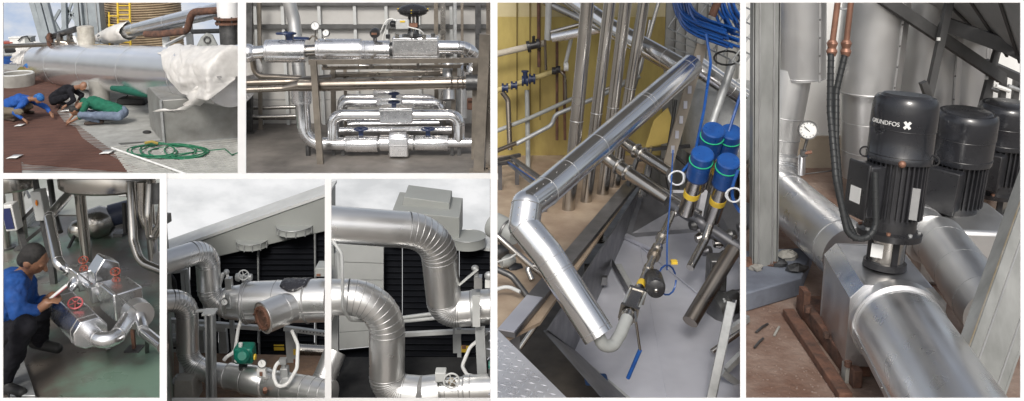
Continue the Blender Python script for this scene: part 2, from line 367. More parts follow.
# ribs of the netting and the grating bars (too fine to count)
rb = MB(); o = G(3, 170, z).x
for k in range(65):
    y0 = 70+k*1.55; xr = 75 if y0 < 118 else min(146, 78+(y0-118)*1.35)
    a, b = G(4, y0, z+.018), G(xr-6, y0+2.5, z+.018); rb.bar(a, b, .02, .008)
tag(rb.build('deck_netting_ribs', mat('netting ribs', (.15, .07, .05), .9)), 'thin brown cords woven across the deck netting', 'netting', kind='stuff')
gr = MB(); grm = mat('pale grating', (.50, .50, .47), .7, .1, (.38, .38, .36), 3)
for k in range(22):
    y0 = 141+k*2.0; f = min(1, (176.5-(y0-7))/13)
    if f < .05: break
    b = G(243, y0-7, z+.03); xl_ = 243+(110+k*1.4-243)*f; a = G(xl_, y0-7+13*f, z+.03); gr.bar(a, b, .045, .03)
for k in range(14):
    x0 = 128+k*9; gr.bar(G(min(x0, 242), 145, z+.012), G(min(x0+26, 242), 174, z+.012), .03, .014)
tag(gr.build('floor_grating', grm), 'pale open floor grating in front of the pipe pedestal', 'grating', kind='stuff')
struct(MB().prism([G(x, y, z+.002) for x, y in ((118, 143), (242, 136), (242, 175), (165, 175))], (0, 0, .003)).build('grating_shade_sheet', mat('shade tone under grating', (.12, .12, .11), .9)))  # flat dark sheet on the deck; shade below the bars is its colour
# the large clad pipe, nearer at the right
A, B = W(39, 64, 27.6), W(231, 77.3, 18.35); r = M(B, 30); ax = (B-A).normalized()
t = thing('insulated_pipe', (B.x, B.y, Z1), 'huge silver clad pipe lying on pedestals above the crouching workers', 'pipe')
pol = mat('polished cladding', (.92, .92, .93), .24, .88, (.86, .86, .87), 1.2, det=1, rv=.03, thr=WT)
body = MB().tube([A, A.lerp(B, .5), B], r, 64).build('cladding', pol, t)
for f in (.02, .2, .41, .63, .86): ring(body, A.lerp(B, f), ax, r, .012)
MB().bar(A.lerp(B, .03)+V((0, -r*.98, .12)), B+V((0, -r*.98, .12)), .012, .03).build('lap_joint', seamm, body)
# white sheet over its right end and another round its left end
plast = mat('white plastic sheet', (.70, .68, .65), .42, 0, (.60, .58, .55), 4, .5, 7)
def drape(name, label, f0, f1, edge, hang, seed, amp):
    up = (V((0, 0, 1))-ax*ax.z).normalized(); sd = ax.cross(up).normalized()
    if sd.y > 0: sd = -sd
    vs, fs, NA, NL = [], [], 40, 30
    for j in range(NL+1):
        for i in range(NA+1):
            a = -1.5+i/NA*edge(j/NL)                     # angle from the far top over to the front
            tw = max(0, a-1.35); aa = min(a, 1.35)
            n1 = noise.noise(V((i*.22, j*.2, seed)))*amp+noise.noise(V((i*.6, j*.55, seed+4)))*amp*.5
            f = f0+(f1-f0)*min(1, j/NL/(.78 if f1 > .9 else 1))+ (noise.noise(V((i*.45, seed, 0)))*.03*(1-j/NL))
            if f1 > .9 and j/NL > .78: f = 1.02; shr = max(.05, 1-(j/NL-.78)/.2)
            else: shr = 1
            p = A.lerp(B, f)+(up*math.cos(aa)+sd*math.sin(aa))*shr*(r+.025+max(-.01, n1)+ .03*math.sin(i*.5+j*.3)*amp*8)
            p += V((0, -.05*tw*(1+n1*6), -tw*hang*r*shr))
            vs.append(p)
    for j in range(NL):
        for i in range(NA): k = j*(NA+1)+i; fs.append((k, k+1, k+NA+2, k+NA+1))
    o = MB().add(vs, fs).build(name, plast, None, thick=.006, ang=80)
    tag(o, label, 'plastic sheet'); o.modifiers.new('sub', 'SUBSURF').render_levels = 2; crumple(o, .45, .07, 2); return o
drape('plastic_sheet', 'crumpled white plastic sheet draped over the right end of the huge clad pipe', .80, 1.02, lambda u: 2.2+1.4*min(1, max(0, u-.08)*3)+.55*u, .72, 3.1, .055)
drape('plastic_sheet', 'white wrapping bunched round the far left end of the huge clad pipe', -.035, .035, lambda u: 3.3, .2, 8.4, .05)
rgp = [(212, 84), (203, 88), (196, 86), (190, 92), (186, 96), (189, 100), (183, 104), (184, 106), (176, 108), (170, 110), (165, 108.5), (158, 109.5), (152, 111.5), (161, 112), (166, 111), (172, 113), (177, 112), (180, 113.5), (186, 110), (190, 109), (194, 104.5), (200, 106), (205, 102), (214, 104)]
vs = [W(x, y, 18.05+.05*math.sin(i*2.1)) for i, (x, y) in enumerate(rgp)]
tag(MB().add(vs, [tuple(range(len(vs)))]).build('plastic_strip', plast, None, thick=.008), 'torn ragged strip of white plastic hanging before the grey pedestal', 'plastic strip')
# pedestals
pedm = mat('grey pedestal paint', (.30, .30, .285), .5, .25, (.22, .215, .20), 2.5, .1, 8)
t = thing('pedestal', G(200, 145, z), 'large grey box pedestal carrying the right end of the huge clad pipe', 'pedestal')
c1, c2, c3 = G(165, 146, z), G(243, 139, z), G(150, 127, z); h = 1.0
MB().prism([c1, c2, c2+(c3-c1), c3], (0, 0, h)).build('side_plate', pedm, t, bev=.02)
MB().bar(c1+V((0, -.02, .0)), c1+V((0, -.02, h)), .05, .05).build('corner_angle', galv, t)
MB().bar(c1+V((0, -.03, .03)), c2+V((0, -.03, .03)), .05, .06).build('base_angle', galv, t)
t = thing('pedestal', G(100, 98, z), 'round pale concrete column under the middle of the huge clad pipe', 'pedestal')
p = W(100, 99, 22.6); MB().lathe((p.x, p.y, z), (p.x, p.y, W(100, 80, 22.6).z), [(0, .28), (.08, .28), (.08, .24), (1, .24)], 24).build('column', concrete, t)
MB().box((p.x, p.y, z+.03), (.34, .34, .03)).build('base_plate', galv, t)
# concrete ring, far left
p = G(18, 86, z); t = thing('concrete_ring', p, 'low round concrete ring on the netting behind the blue shirted worker', 'concrete ring')
MB().lathe((p.x, p.y, z+.02), (p.x, p.y, z+.36), [(0, .44), (1, .46), (1, .38), (.3, .38)], 28).build('ring_wall', concrete, t)
MB().torus((p.x, p.y, z+.36), (0, 0, 1), .42, .03, 28, 6).build('rim', lgpaint, t)
olive0 = mat('dull yellow rag', (.35, .26, .06), .9)
# green coil of hose on the grating
hose = mat('green hose', (.02, .16, .08), .45)
pt = []
for i in range(150):
    a = i*.27; s = i/149; cx = 150+40*s+12*math.sin(a*.31); pt.append(G(cx+(26+6*math.sin(i*.11))*math.cos(a), 150+2*s+(6.5+1.5*math.sin(i*.2))*math.sin(a), z+.06+.02*math.sin(i*.5)))
pt += [G(225, 149, z+.05), G(232, 155, z+.05), G(240, 152, z+.05)]
tag(MB().tube(pt, .016, 6).build('hose', hose), 'thin green hose lying in loose coils on the pale grating', 'hose')
tag(MB().tube([G(112, 148, z+.07), G(186, 174, z+.07)], .022, 8).build('pole', whitep), 'long thin white pole lying across the grating edge', 'pole')
tag(MB().tube(PX([(145, 143, 18.3), (152, 141.5, 18.3), (158, 143.5, 18.3)]), .03, 6).build('rag', olive0), 'small dull yellow rag beside the green hose coils', 'rag')
p = G(147, 132, z+.03); tag(MB().ell(p, (.1, .07, .04)).build('stone_weight', blackr), 'small black lump on the deck left of the grey pedestal', 'weight')
for (x, y, w, l) in ((107, 152, .10, 'crumpled white paper scrap at the netting edge'), (15, 156.5, .10, 'grey paper scrap lying low at the far left netting'), (20, 125, .08, 'small bluish paper scrap under the blue worker hand'), (68, 110, .11, 'bright white paper sheet before the green shirted worker')):
    p = G(x, y, z+.045); vs = [p+V((dx*w, dy*w*1.5, .006*((i*7) % 3))) for i, (dx, dy) in enumerate(((-1, -1), (0, -.8), (1, -1), (-1, 1), (0, .9), (1.1, .8)))]
    tag(MB().add(vs, [(0, 1, 4, 3), (1, 2, 5, 4)]).build('paper_scrap', whitep, None, thick=.004), l, 'paper')
# workers
def crouch(label, hx, hy, head, hips, knees, hands, feet, Yb, **kw):
    pass
green = mat('green shirt', (.008, .13, .075), .85, 0, (.006, .095, .055), 9); jean = mat('faded jeans', (.16, .20, .27), .9, 0, (.11, .14, .2), 9)
blue = mat('blue shirt', (.01, .085, .36), .8, 0, (.008, .06, .26), 9); blackc = mat('black cloth', (.009, .009, .012), .9, 0, (.016, .016, .02), 9, spec=.2)
olive = mat('olive cloth', (.16, .14, .04), .9); brownb = mat('brown boots', (.06, .04, .03), .7); khaki = mat('khaki trousers', (.17, .14, .10), .9)
pinkpaper = mat('cap blue cloth', (.03, .16, .42), .8, 0, (.01, .07, .25), 25)
def P1(x, y, Y): return W(x, y, Y)
Y = 20.6
def onf(x, y, dz): return G(x, y, z)+V((0, 0, dz))
J = dict(pelvis=P1(122, 112, Y), chest=P1(93, 102.5, Y), neck=P1(80, 105, Y-.05), head=P1(74.5, 111, Y-.1), face=V((-.5, -.2, -1)),
         lsho=P1(86, 105, Y-.2), lelb=P1(80, 117, Y-.28), lwri=P1(72, 121, Y-.3), rsho=P1(84, 101, Y+.2), relb=P1(76, 112, Y+.25), rwri=P1(70, 119, Y+.1),
         lhip=P1(119, 116, Y-.13), lkne=P1(81, 115, Y-.3), lank=P1(84, 125, Y-.3), ltoe=P1(96, 126, Y-.36), rhip=P1(119, 113, Y+.13), rkne=P1(84, 113, Y+.12), rank=P1(92, 123.5, Y-.02), rtoe=P1(104, 124.5, Y-.15))
J['lank'] = G(100, 125, z)+V((0, 0, .09)); J['ltoe'] = G(86, 126, z)+V((0, 0, .06)); J['rank'] = G(110, 121.5, z)+V((0, 0, .09)); J['rtoe'] = G(97, 122, z)+V((0, 0, .06))
person('person crouching face down in a green shirt and faded jeans', J, green, jean, brownb, .016, 1.02, hair=hairm, sleeve=.5)
Y = 22.2
J = dict(pelvis=P1(55, 98, Y), chest=P1(67, 90.5, Y), neck=P1(76, 87.5, Y), head=P1(83, 86, Y-.05), face=V((.9, -.5, -.45)),
         lsho=P1(70, 92, Y-.2), lelb=P1(74, 100, Y-.3), lwri=P1(66, 105.5, Y-.35), rsho=P1(72, 89, Y+.18), relb=P1(82, 95, Y+.15), rwri=P1(78, 101, Y),
         lhip=P1(54, 101, Y-.12), lkne=P1(66, 97, Y-.3), lank=G(60, 105, z)+V((0, 0, .09)), ltoe=G(68, 107, z)+V((0, 0, .06)), rhip=P1(54, 98, Y+.1), rkne=P1(68, 95, Y+.1), rank=G(56, 103, z)+V((0, 0, .09)), rtoe=G(63, 103.5, z)+V((0, 0, .06)))
person('person in black with a bare bowed head crouching under the huge pipe', J, blackc, blackc, blackr, .016, 1.0, hair=None, sleeve=.9)
Y = 20.9
J = dict(pelvis=P1(2, 108, Y+.1), chest=P1(20, 100, Y), neck=P1(31, 99, Y-.03), head=P1(39, 98.5, Y-.06), face=V((.75, -.35, -.8)),
         lsho=P1(24, 103, Y-.2), lelb=P1(14, 112.5, Y-.3), lwri=P1(23, 119, Y-.35), rsho=P1(27, 98.5, Y+.2), relb=P1(46, 107, Y+.2), rwri=P1(50, 112.5, Y+.05),
         lhip=P1(2, 111, Y-.12), lkne=P1(20, 112, Y-.32), lank=G(6, 121, z)+V((0, 0, .09)), ltoe=G(14, 122.5, z)+V((0, 0, .06)), rhip=P1(3, 107, Y+.2), rkne=P1(30, 106, Y+.1), rank=G(24, 114, z)+V((0, 0, .09)), rtoe=G(33, 114.5, z)+V((0, 0, .06)))
person('person in blue shirt and blue head scarf crouching at the far left', J, blue, khaki, brownb, .016, 1.02, cap=pinkpaper, sleeve=.95)
Y = 26.5
zf = G(24, 83, z)
J = dict(pelvis=P1(20, 75, Y), chest=P1(23, 71.5, Y), neck=P1(25, 69, Y), head=P1(27.5, 67, Y), face=V((.8, -.6, -.6)),
         lsho=P1(20, 71.5, Y-.15), lelb=P1(19, 76, Y-.2), lwri=P1(24, 77.5, Y-.3), rsho=P1(27, 71.5, Y-.1), relb=P1(30, 74, Y-.2), rwri=P1(30, 76, Y-.3),
         lhip=P1(17, 76, Y-.1), lkne=P1(20, 76.5, Y-.45), lank=G(21, 79.3, z)+V((0, 0, .1)), ltoe=G(23, 80, z)+V((0, 0, .06)), rhip=P1(22, 76, Y-.1), rkne=P1(28, 76.5, Y-.4), rank=G(29, 79.3, z)+V((0, 0, .1)), rtoe=G(31, 80, z)+V((0, 0, .06)))
person('small distant person in olive shirt and blue cap squatting behind the concrete ring', J, olive, khaki, brownb, .02, 1.0, cap=pinkpaper, sleeve=.6, fingers=False)
# green netting bundle under the pipe, black tool bag
tag(MB().tube(PX([(112, 88, 21.3), (126, 90, 21.1), (142, 93, 20.8), (158, 97, 20.5)]), [.06, .1, .1, .04], 12).build('net_bundle', mat('green net', (.01, .12, .08), .9, 0, (.005, .06, .04), 30), None), 'rolled dark green net hanging beneath the huge clad pipe', 'net')
t = thing('tool_bag', G(135, 105, z), 'flat black tool bag lying behind the green shirted worker', 'bag')
p = G(134, 104, z); MB().box(p+V((0, 0, .09)), (.36, .2, .09)).build('bag_body', blackr, t, bev=.05)
MB().tube([p+V((-.2, 0, .17)), p+V((-.1, 0, .27)), p+V((.1, 0, .27)), p+V((.2, 0, .17))], .018, 6).build('handle', blackr, t)
# ---- background: steel tower, column, ladder, cable drum, second pipe
tgrey = mat('blue grey steelwork', (.34, .38, .40), .55, .1, (.26, .29, .31), 3)
def mast(label, legs, braces, Y, w):
    t = thing('steel_tower', (W(*legs[0], Y).x, Y, Z1), label, 'tower')
    for i in range(0, len(legs), 2): MB().bar(W(*legs[i], Y), W(*legs[i+1], Y), w, w).build('leg', tgrey, t)
    for i in range(0, len(braces), 2): MB().bar(W(*braces[i], Y+.1), W(*braces[i+1], Y+.1), w*.5, w*.5).build('brace', tgrey, t)
    return t
mast('pair of leaning grey tower legs with zigzag bracing at the upper left', [(31, -4), (48, 56), (37, -4), (53, 56), (44, -4), (60, 56)], [(44, 3), (62, 36), (46, 34), (60, 10)], 28.5, .17)
mast('grey lattice mast with cross braces left of the wide grey column', [(64, -4), (66, 54), (76, -4), (80, 54)], [(64, 4), (79, 26), (77, 4), (66, 26), (66, 28), (80, 48), (60, 36), (72, 2)], 27.5, .14)
p0, p1 = W(97, -6, 27), W(97, 60, 27)
t = thing('steel_column', (p1.x, 27, Z1), 'wide flat blue grey column behind the white valve drum', 'column')
MB().box((p1.x, 27, (Z1+p0.z)/2), (.24, .03, (p0.z-Z1)/2)).build('web', tgrey, t)
for s in (-1, 1): MB().box((p1.x+s*.27, 27, (Z1+p0.z)/2), (.025, .17, (p0.z-Z1)/2)).build('flange', tgrey, t)
for s in (-1, 1): MB().box((p1.x+s*.14, 26.955, (Z1+p0.z)/2), (.012, .012, (p0.z-Z1)/2)).build('edge_line', galv, t)
p = W(144, 20, 28.5); t = thing('cable_drum', (p.x, 28.5, Z1), 'great drum wound with tan cable behind the second pipe', 'drum')
cord = mat('tan cable', (.40, .31, .20), .85, 0, (.30, .22, .14), 6); rr = WR(144, 20, 28.5, 37)
core = MB().lathe((p.x, 28.5, Z1+.1), (p.x, 28.5, W(144, -14, 28.5).z), [(0, rr*.93), (1, rr*.93)], 40).build('core', mat('drum core', (.16, .11, .07), .9), t)
zz = Z1+.1
while zz < W(144, -13, 28.5).z: ring(core, (p.x, 28.5, zz), (0, 0, 1), rr*.95, .03, 'cable_turn', cord, 40); zz += .075
t = thing('ladder', (W(124, 50, 26.8).x, 26.8, Z1), 'yellow caged ladder standing before the tan cable drum', 'ladder')
for x in (117.5, 129.5): MB().bar(W(x, -5, 26.7), W(x+1.5, 60, 26.7), .05, .05).build('rail', yellowp, t)
for k in range(12): MB().tube([W(117.5+k*.1, 1+k*4.6, 26.7), W(129.5+k*.1, 1+k*4.6, 26.7)], .018, 6).build('rung', yellowp, t)
t = thing('handrail', (W(110, 47, 26.5).x, 26.5, Z1), 'low yellow handrail beside the ladder foot', 'handrail')
for y in (16, 25, 38): MB().tube([W(108, y, 26.6), W(117, y, 26.6)], .02, 6).build('rail', yellowp, t)
MB().tube([W(109, 12, 26.6), W(110, 60, 26.6)], .025, 6).build('post', yellowp, t)
# second clad pipe
A2, B2 = W(104, 37, 26), W(232, 7, 21.5); r2 = .19
t = thing('insulated_pipe', (B2.x, B2.y, Z1), 'smaller silver clad pipe slanting up to the right behind the huge one', 'pipe')
s2 = MB().tube([A2, B2], r2, 28).build('cladding', alu, t)
for f in (.3, .55, .8): ring(s2, A2.lerp(B2, f), B2-A2, r2, .03)
b = MB(); vs = []; fs = []; NA, NL = 18, 8; a2 = (B2-A2).normalized(); u = a2.orthogonal(); w = a2.cross(u)
for j in range(NL+1):
    for i in range(NA):
        a = 2*math.pi*i/NA; rr = r2*(.35+.75*min(1, j/4))+.05*noise.noise(V((i*.7, j*.7, 1)))+.02
        vs.append(A2.lerp(B2, -.07+.3*j/NL+.02*noise.noise(V((i*.5, 3, 3))))+(u*math.cos(a)+w*math.sin(a))*rr)
for j in range(NL):
    for i in range(NA): fs.append((j*NA+i, j*NA+(i+1) % NA, (j+1)*NA+(i+1) % NA, (j+1)*NA+i))
tag(MB().add(vs, fs).build('plastic_sheet', plast, None, thick=.005, ang=80), 'white wrapping tied round the low end of the smaller slanting pipe', 'plastic sheet')
t = thing('pipe_stand', (W(117, 48, 25.5).x, 25.5, Z1), 'thin grey stand under the low end of the smaller slanting pipe', 'pipe stand')
MB().bar(W(116, 38, 25.6), V((W(116, 48, 25.6).x, 25.6, Z1)), .12, .1).build('leg', lgpaint, t); MB().box(W(116, 37, 25.6), (.2, .12, .03)).build('saddle', lgpaint, t)
for (x, l) in ((166, 'pale post under the middle of the smaller slanting pipe'), (190, 'pale post under the raised part of the smaller slanting pipe')):
    t = thing('pipe_stand', (W(x, 48, 24).x, 24, Z1), l, 'pipe stand'); zt = A2.lerp(B2, (x-104)/128).z-.2
    MB().bar(V((W(x, 40, 24.0).x, 24.0, Z1)), V((W(x, 40, 24.0).x, 24.0, zt)), .16, .12).build('leg', lgpaint, t); MB().box((W(x, 40, 24).x, 24, zt), (.2, .12, .03)).build('saddle', lgpaint, t)
pipe('rusty_pipe', 'rusty brown pipe with a double bend in front of the smaller slanting pipe', PX([(224, 10, 21), (192, 12, 21.3), (187, 31, 21.5), (160, 34, 22), (146, 34, 22.6)]), .085, rust, R=.28)
pipe('dark_pipe', 'thin dark horizontal pipe behind the lifting lug', PX([(150, 33, 24), (232, 30.5, 22)]), .06, dsteel)
t = thing('lifting_lug', W(207, 46, 20), 'grey lifting lug plate with a round hole above the huge pipe', 'lug')
pg = [W(196, 47, 20), W(201, 37, 20), W(206, 33, 20), (W(212, 35, 20)), W(218, 47, 20)]; MB().prism(pg, (0, .06, 0)).build('plate', gpaint, t)
ring(t, W(207, 40, 19.97), (0, 1, 0), .07, .25, 'eye', dsteel)
MB().bar(W(164, 46, 20.6), W(190, 33, 21.8), .07, .05).build('stay', lgpaint, t)
p = W(228, 8, 20); t = thing('white_column', (p.x, p.y, Z1), 'white round column at the top right of the deck', 'column')
MB().lathe((p.x, p.y, W(228, 18, 20).z), (p.x, p.y, W(228, -10, 20).z), [(0, .24), (1, .24)], 24).build('shaft', white, t)
q = MB().lathe((p.x, p.y, W(228, 24, 20).z), (p.x, p.y, W(228, 17, 20).z), [(0, .3), (.3, .3), (.3, .24), (.7, .24), (.7, .32), (1, .32)], 24).build('rusty_flange', rust, t)
MB().lathe((p.x, p.y, W(228, 44, 20).z), (p.x, p.y, W(228, 24, 20).z), [(0, .22), (1, .22)], 24).build('dark_neck', dsteel, t)
for k in range(6): a = k*1.05; MB().tube([(p.x+.27*math.cos(a), p.y+.27*math.sin(a), W(228, 26, 20).z), (p.x+.27*math.cos(a), p.y+.27*math.sin(a), W(228, 16, 20).z)], .02, 6).build('bolt', dsteel, t)
# valve drum and small fittings left
p = W(86, 36, 25); t = thing('valve_drum', (p.x, p.y, W(86, 46, 25).z), 'upright white drum wrapped in tape standing on the huge pipe', 'drum')
MB().lathe((p.x, p.y, W(86, 48, 25).z), (p.x, p.y, W(86, 26, 25).z), [(0, .2), (.5, .24), (.5, .22), (.96, .22), (1, .17)], 24).build('drum_body', mat('dirty white wrap', (.55, .53, .47), .7, 0, (.38, .35, .3), 6), t)
q = W(98, 46, 25); MB().ell(q, (.28, .2, .05)).build('collar', mat('tan wrap', (.45, .36, .22), .8), t)
pipe('dark_pipe', 'dark slanting pipe stub left of the white valve drum', PX([(48, 38, 26.5), (76, 29, 26)]), .09, dsteel)
t = thing('valve', W(62, 44, 26), 'rusty flanged valve left of the white drum', 'valve')
for i, x in enumerate((50, 60, 70)): ring(t, W(x, 40-i*.4, 26.2), (1, .2, 0), .17, .3, 'flange', rust if i == 0 else steelb)
MB().tube(PX([(56, 42, 26.1), (66, 43, 26.1), (70, 47, 26.1)]), .08, 12).build('body', steelb, t)
MB().tube(PX([(74, 36, 26), (79, 48, 26)]), .05, 8).build('bonnet', whitep, t)
pipe('dark_pipe', 'long thin brownish pipe running left across the skyline', PX([(-2, 46.5, 27), (78, 43.5, 26)]), .065, steelb)
pipe('dark_pipe', 'lower grey pipe running left behind the pipe end', PX([(-2, 55, 28.5), (44, 53, 28.5)]), .05, gpaint)
for k, (x, c, l) in enumerate(((16, blackr, 'black drum lying on the skyline pipe rack at the far left'), (34, blackr, 'second black drum on the skyline rack nearer the tower legs'))):
    p = W(x, 49, 29); tag(MB().lathe(p-V((.3, 0, 0)), p+V((.3, 0, 0)), [(0, .15), (.05, .18), (.95, .18), (1, .15)], 18).build('oil_drum', c), l, 'drum')
t = thing('pipe_rack', (W(20, 60, 29).x, 29.2, Z1), 'grey pipe rack carrying drums and junk on the far left skyline', 'rack')
for x in (4, 14, 26, 40): MB().bar(W(x, 50, 29.3), V((W(x, 60, 29.3).x, 29.3, Z1)), .08, .08).build('post', gpaint, t)
MB().bar(W(8, 56, 29.25), W(14, 84, 28.2), .1, .06).build('brace', lgpaint, t)
for y in (51.5, 59, 65): MB().bar(W(-2, y, 29.2), W(48, y, 29.2), .1, .08).build('beam', gpaint, t)
for k, (x, y, w, h, c, l) in enumerate(((20, 42, .26, .16, whitep, 'white crate among the junk on the skyline rack'), (9, 45, .2, .1, redp, 'small red box on the skyline rack'), (29, 43, .15, .2, gpaint, 'grey motor box on the skyline rack'), (12, 61, .34, .15, blueplas, 'blue crate below the skyline rack'), (34, 61.5, .25, .14, gpaint, 'grey box below the skyline rack'))):
    t = thing('crate', W(x, y+2, 29), l, 'crate'); MB().box(W(x, y, 29), (w, .15, h)).build('crate_body', c, t, bev=.02); MB().box(W(x, y, 29)+V((0, 0, h)), (w*1.05, .17, .02)).build('lid', c, t)
tag(MB().tube(PX([(18, 41, 28.8), (22, 37, 28.8), (27, 36, 28.8), (30, 41, 28.8)]), .02, 6).build('cable', blackr), 'looped black cable over the white crate on the skyline', 'cable')
# ------------------------------------------------------------------ panel 2: indoor pipe rack before a panelled wall
wallm = mat('pale wall panel', (.50, .49, .47), .7, 0, (.42, .41, .39), 1.2, .05, 6)
girt = mat('wall girt', (.13, .13, .128), .55, .2, (.09, .09, .088), 4)
YB = 20.6
t = thing('hall_wall', (W(368, 120, YB).x, YB, Z1), 'pale panelled hall wall behind the pipe rack', 'wall')
zt = W(368, -8, YB).z; xl, xr = W(242, 60, YB).x, W(495, 60, YB).x
cols = [246, 259, 286, 322, 357, 388, 420, 452, 478, 492]; rows = [-6, 3, 26, 53, 78, 100, 125]
for i in range(len(cols)-1):
    for j in range(len(rows)-1):
        a, b = W(cols[i], rows[j], YB), W(cols[i+1], rows[j+1], YB)
        x0 = W(cols[i], 60, YB).x; x1 = W(cols[i+1], 60, YB).x; z0 = max(Z1, b.z)
        if a.z-z0 < .05: continue
        MB().box(((x0+x1)/2, YB+.05, (a.z+z0)/2), ((x1-x0)/2-.008, .04, (a.z-z0)/2-.008)).build('panel', wallm, t)
for j in (1, 2, 3, 4): zz = W(368, rows[j], YB).z; MB().box(((xl+xr)/2, YB-.06, zz), ((xr-xl)/2, .07, .045)).build('girt', girt, t)
for i, c in enumerate(cols[:-1]):
    x = W(c, 60, YB).x; MB().box((x, YB-.07, (zt+Z1)/2), (.035, .035, (zt-Z1)/2)).build('stud', girt if i in (0, 8) else lgpaint, t)
# tall dark uprights against the wall
def upright(px0, px1, ytop, Y, w, d, m, label, zb=Z1, name='steel_post'):
    a, b = W(px0, ytop, Y), W(px1, 150, Y); b = V((b.x, Y, zb)); t = thing(name, b, label, 'post')
    MB().bar(V((a.x, Y, a.z)), b+V((0, 0, .012)), w, d, (0, 1, 0)).build('shaft', m, t); MB().box(b+V((0, 0, .008)), (w*.9, d*.9, .008)).build('base_plate', m, t); return t
brown = mat('brown grey steel', (.23, .20, .165), .5, .3, (.16, .14, .115), 4)
upright(249, 250, -5, 19.8, .16, .12, dsteel, 'dark post at the left edge of the hall')
upright(259, 262, -5, 20.1, .08, .08, brown, 'thin brown post second from the left of the hall')
for x, w, m, l in ((436, .09, brown, 'slim upright left of the right hand pipe bundle'), (443, .11, steel, 'shiny upright beside the right hand elbow'), (455, .07, galv, 'thin pale rod above the right hand elbow'), (462, .06, brown, 'thinnest brown upright in the right bundle'), (478, .13, dsteel, 'dark wide upright behind the right frame post')):
    upright(x, x+1, -5, 20.0, w, w, m, l)
# rack frame
t = thing('pipe_rack', (W(400, 160, 17.2).x, 17.2, Z1), 'brown steel rack frame carrying the upper pipe run', 'rack')
for (x0, y0, x1, yb, Y, w) in ((313.5, 61, 320.5, 163, 17.25, .12), (475.5, 60, 474, 155, 17.6, .11), (333, 66, 334, 140, 19.2, .1), (455, 66, 452, 138, 19.0, .1), (345, 66, 346, 130, 19.5, .07)):
    a, b = W(x0, y0, Y), W(x1, yb, Y); MB().bar(a, V((b.x, Y, Z1)), w, w*.8, (0, 1, 0)).build('post', brown, t)
for (x0, y0, x1, y1, Y, h) in ((309, 62, 481, 60, 17.3, .09), (322, 68, 470, 66, 18.9, .07), (330, 75, 440, 72, 19.3, .05)):
    MB().bar(W(x0, y0, Y), W(x1, y1, Y), .1, h).build('beam', brown if Y < 17.5 else steelb, t)
for k in range(4): MB().bar(W(322+k*48, 62, 17.35), W(326+k*46, 67, 18.9), .06, .05).build('cross_bar', brown, t)
upright(485, 478.5, 34, 16.75, .2, .16, brown, 'thick brown corner post at the right foreground of the hall')
upright(489, 488, 0, 16.9, .1, .1, steelb, 'slim polished post at the right edge of the hall')
# upper run
YT = 17.8; m1 = WR(368, 50, YT, 1)
t = thing('insulated_pipe', W(368, 61, YT), 'bright clad pipe run with box shaped valve covers along the top of the rack', 'pipe')
MB().ell(W(248, 53, YT), (m1*9.5,)*3).build('elbow', foil, t)
MB().tube([W(250, 53, YT), W(268, 51.5, YT)], m1*6.5, 24).build('straight_section', alu, t)
c = MB().lathe(W(266, 51, YT), W(306.5, 51, YT), [(0, m1*8), (0, m1*11), (.04, m1*11.6), (.96, m1*11.6), (1, m1*11), (1, m1*7)], 32).build('valve_cover', foil, t); ring(c, W(269, 51, YT), (1, 0, 0), m1*11.6, .02); ring(c, W(303, 51, YT), (1, 0, 0), m1*11.6, .02)
MB().tube([W(305, 51, YT), W(320, 50, YT)], m1*6, 24).build('straight_section', steel, t)
c = MB().lathe(W(317, 49.5, YT), W(362.5, 49.5, YT), [(0, m1*8), (0, m1*10.5), (.02, m1*10.8), (.98, m1*10.8), (1, m1*9)], 32).build('cladding', foil, t); ring(c, W(320, 49.5, YT), (1, 0, 0), m1*10.8, .02); ring(c, W(361, 49.5, YT), (1, 0, 0), m1*10.8, .02)
MB().bar(W(319, 54, YT-m1*10.3), W(361, 54, YT-m1*10.3), .012, .02).build('lap_joint', seamm, c)
c = MB().lathe(W(362.5, 50, YT), W(391, 50, YT), [(0, m1*9), (.03, m1*9.6), (.97, m1*9.6), (1, m1*8)], 32).build('cladding', foil, t)
for x in (366, 375, 388): ring(c, W(x, 50, YT), (1, 0, 0), m1*9.6, .02)
MB().tube([W(390, 49, YT), W(396, 49, YT)], m1*7, 20).build('straight_section', dsteel, t)
bx = pbox(392, 37.5, 438.5, 60.5, YT-m1*11, m1*21).build('valve_box', foil, t, bev=.03)
MB().bar(W(392, 57, YT-m1*11.4), W(438.5, 57, YT-m1*11.4), .014, .02).build('fold', seamm, bx); MB().bar(W(392.5, 41, YT-m1*11.4), W(438, 41, YT-m1*11.4), .014, .02).build('fold', seamm, bx)
for k, (kind, p) in enumerate(fillet([W(437, 47, YT), W(477, 47.5, YT+.05), W(470, 78, YT+.5)], .32, 6)):
    e = MB().tube(p, m1*6.8, 24).build('straight_section' if kind == 's' else 'elbow', alu, t)
    if kind == 'e':
        for j in range(len(p)): ring(e, p[j], p[min(j+1, len(p)-1)]-p[max(0, j-1)], m1*6.8, .03)
MB().lathe(W(469, 68, YT+.3), W(468, 79, YT+.4), [(0, m1*8.5), (1, m1*8.5)], 24).build('collar', alu, t)
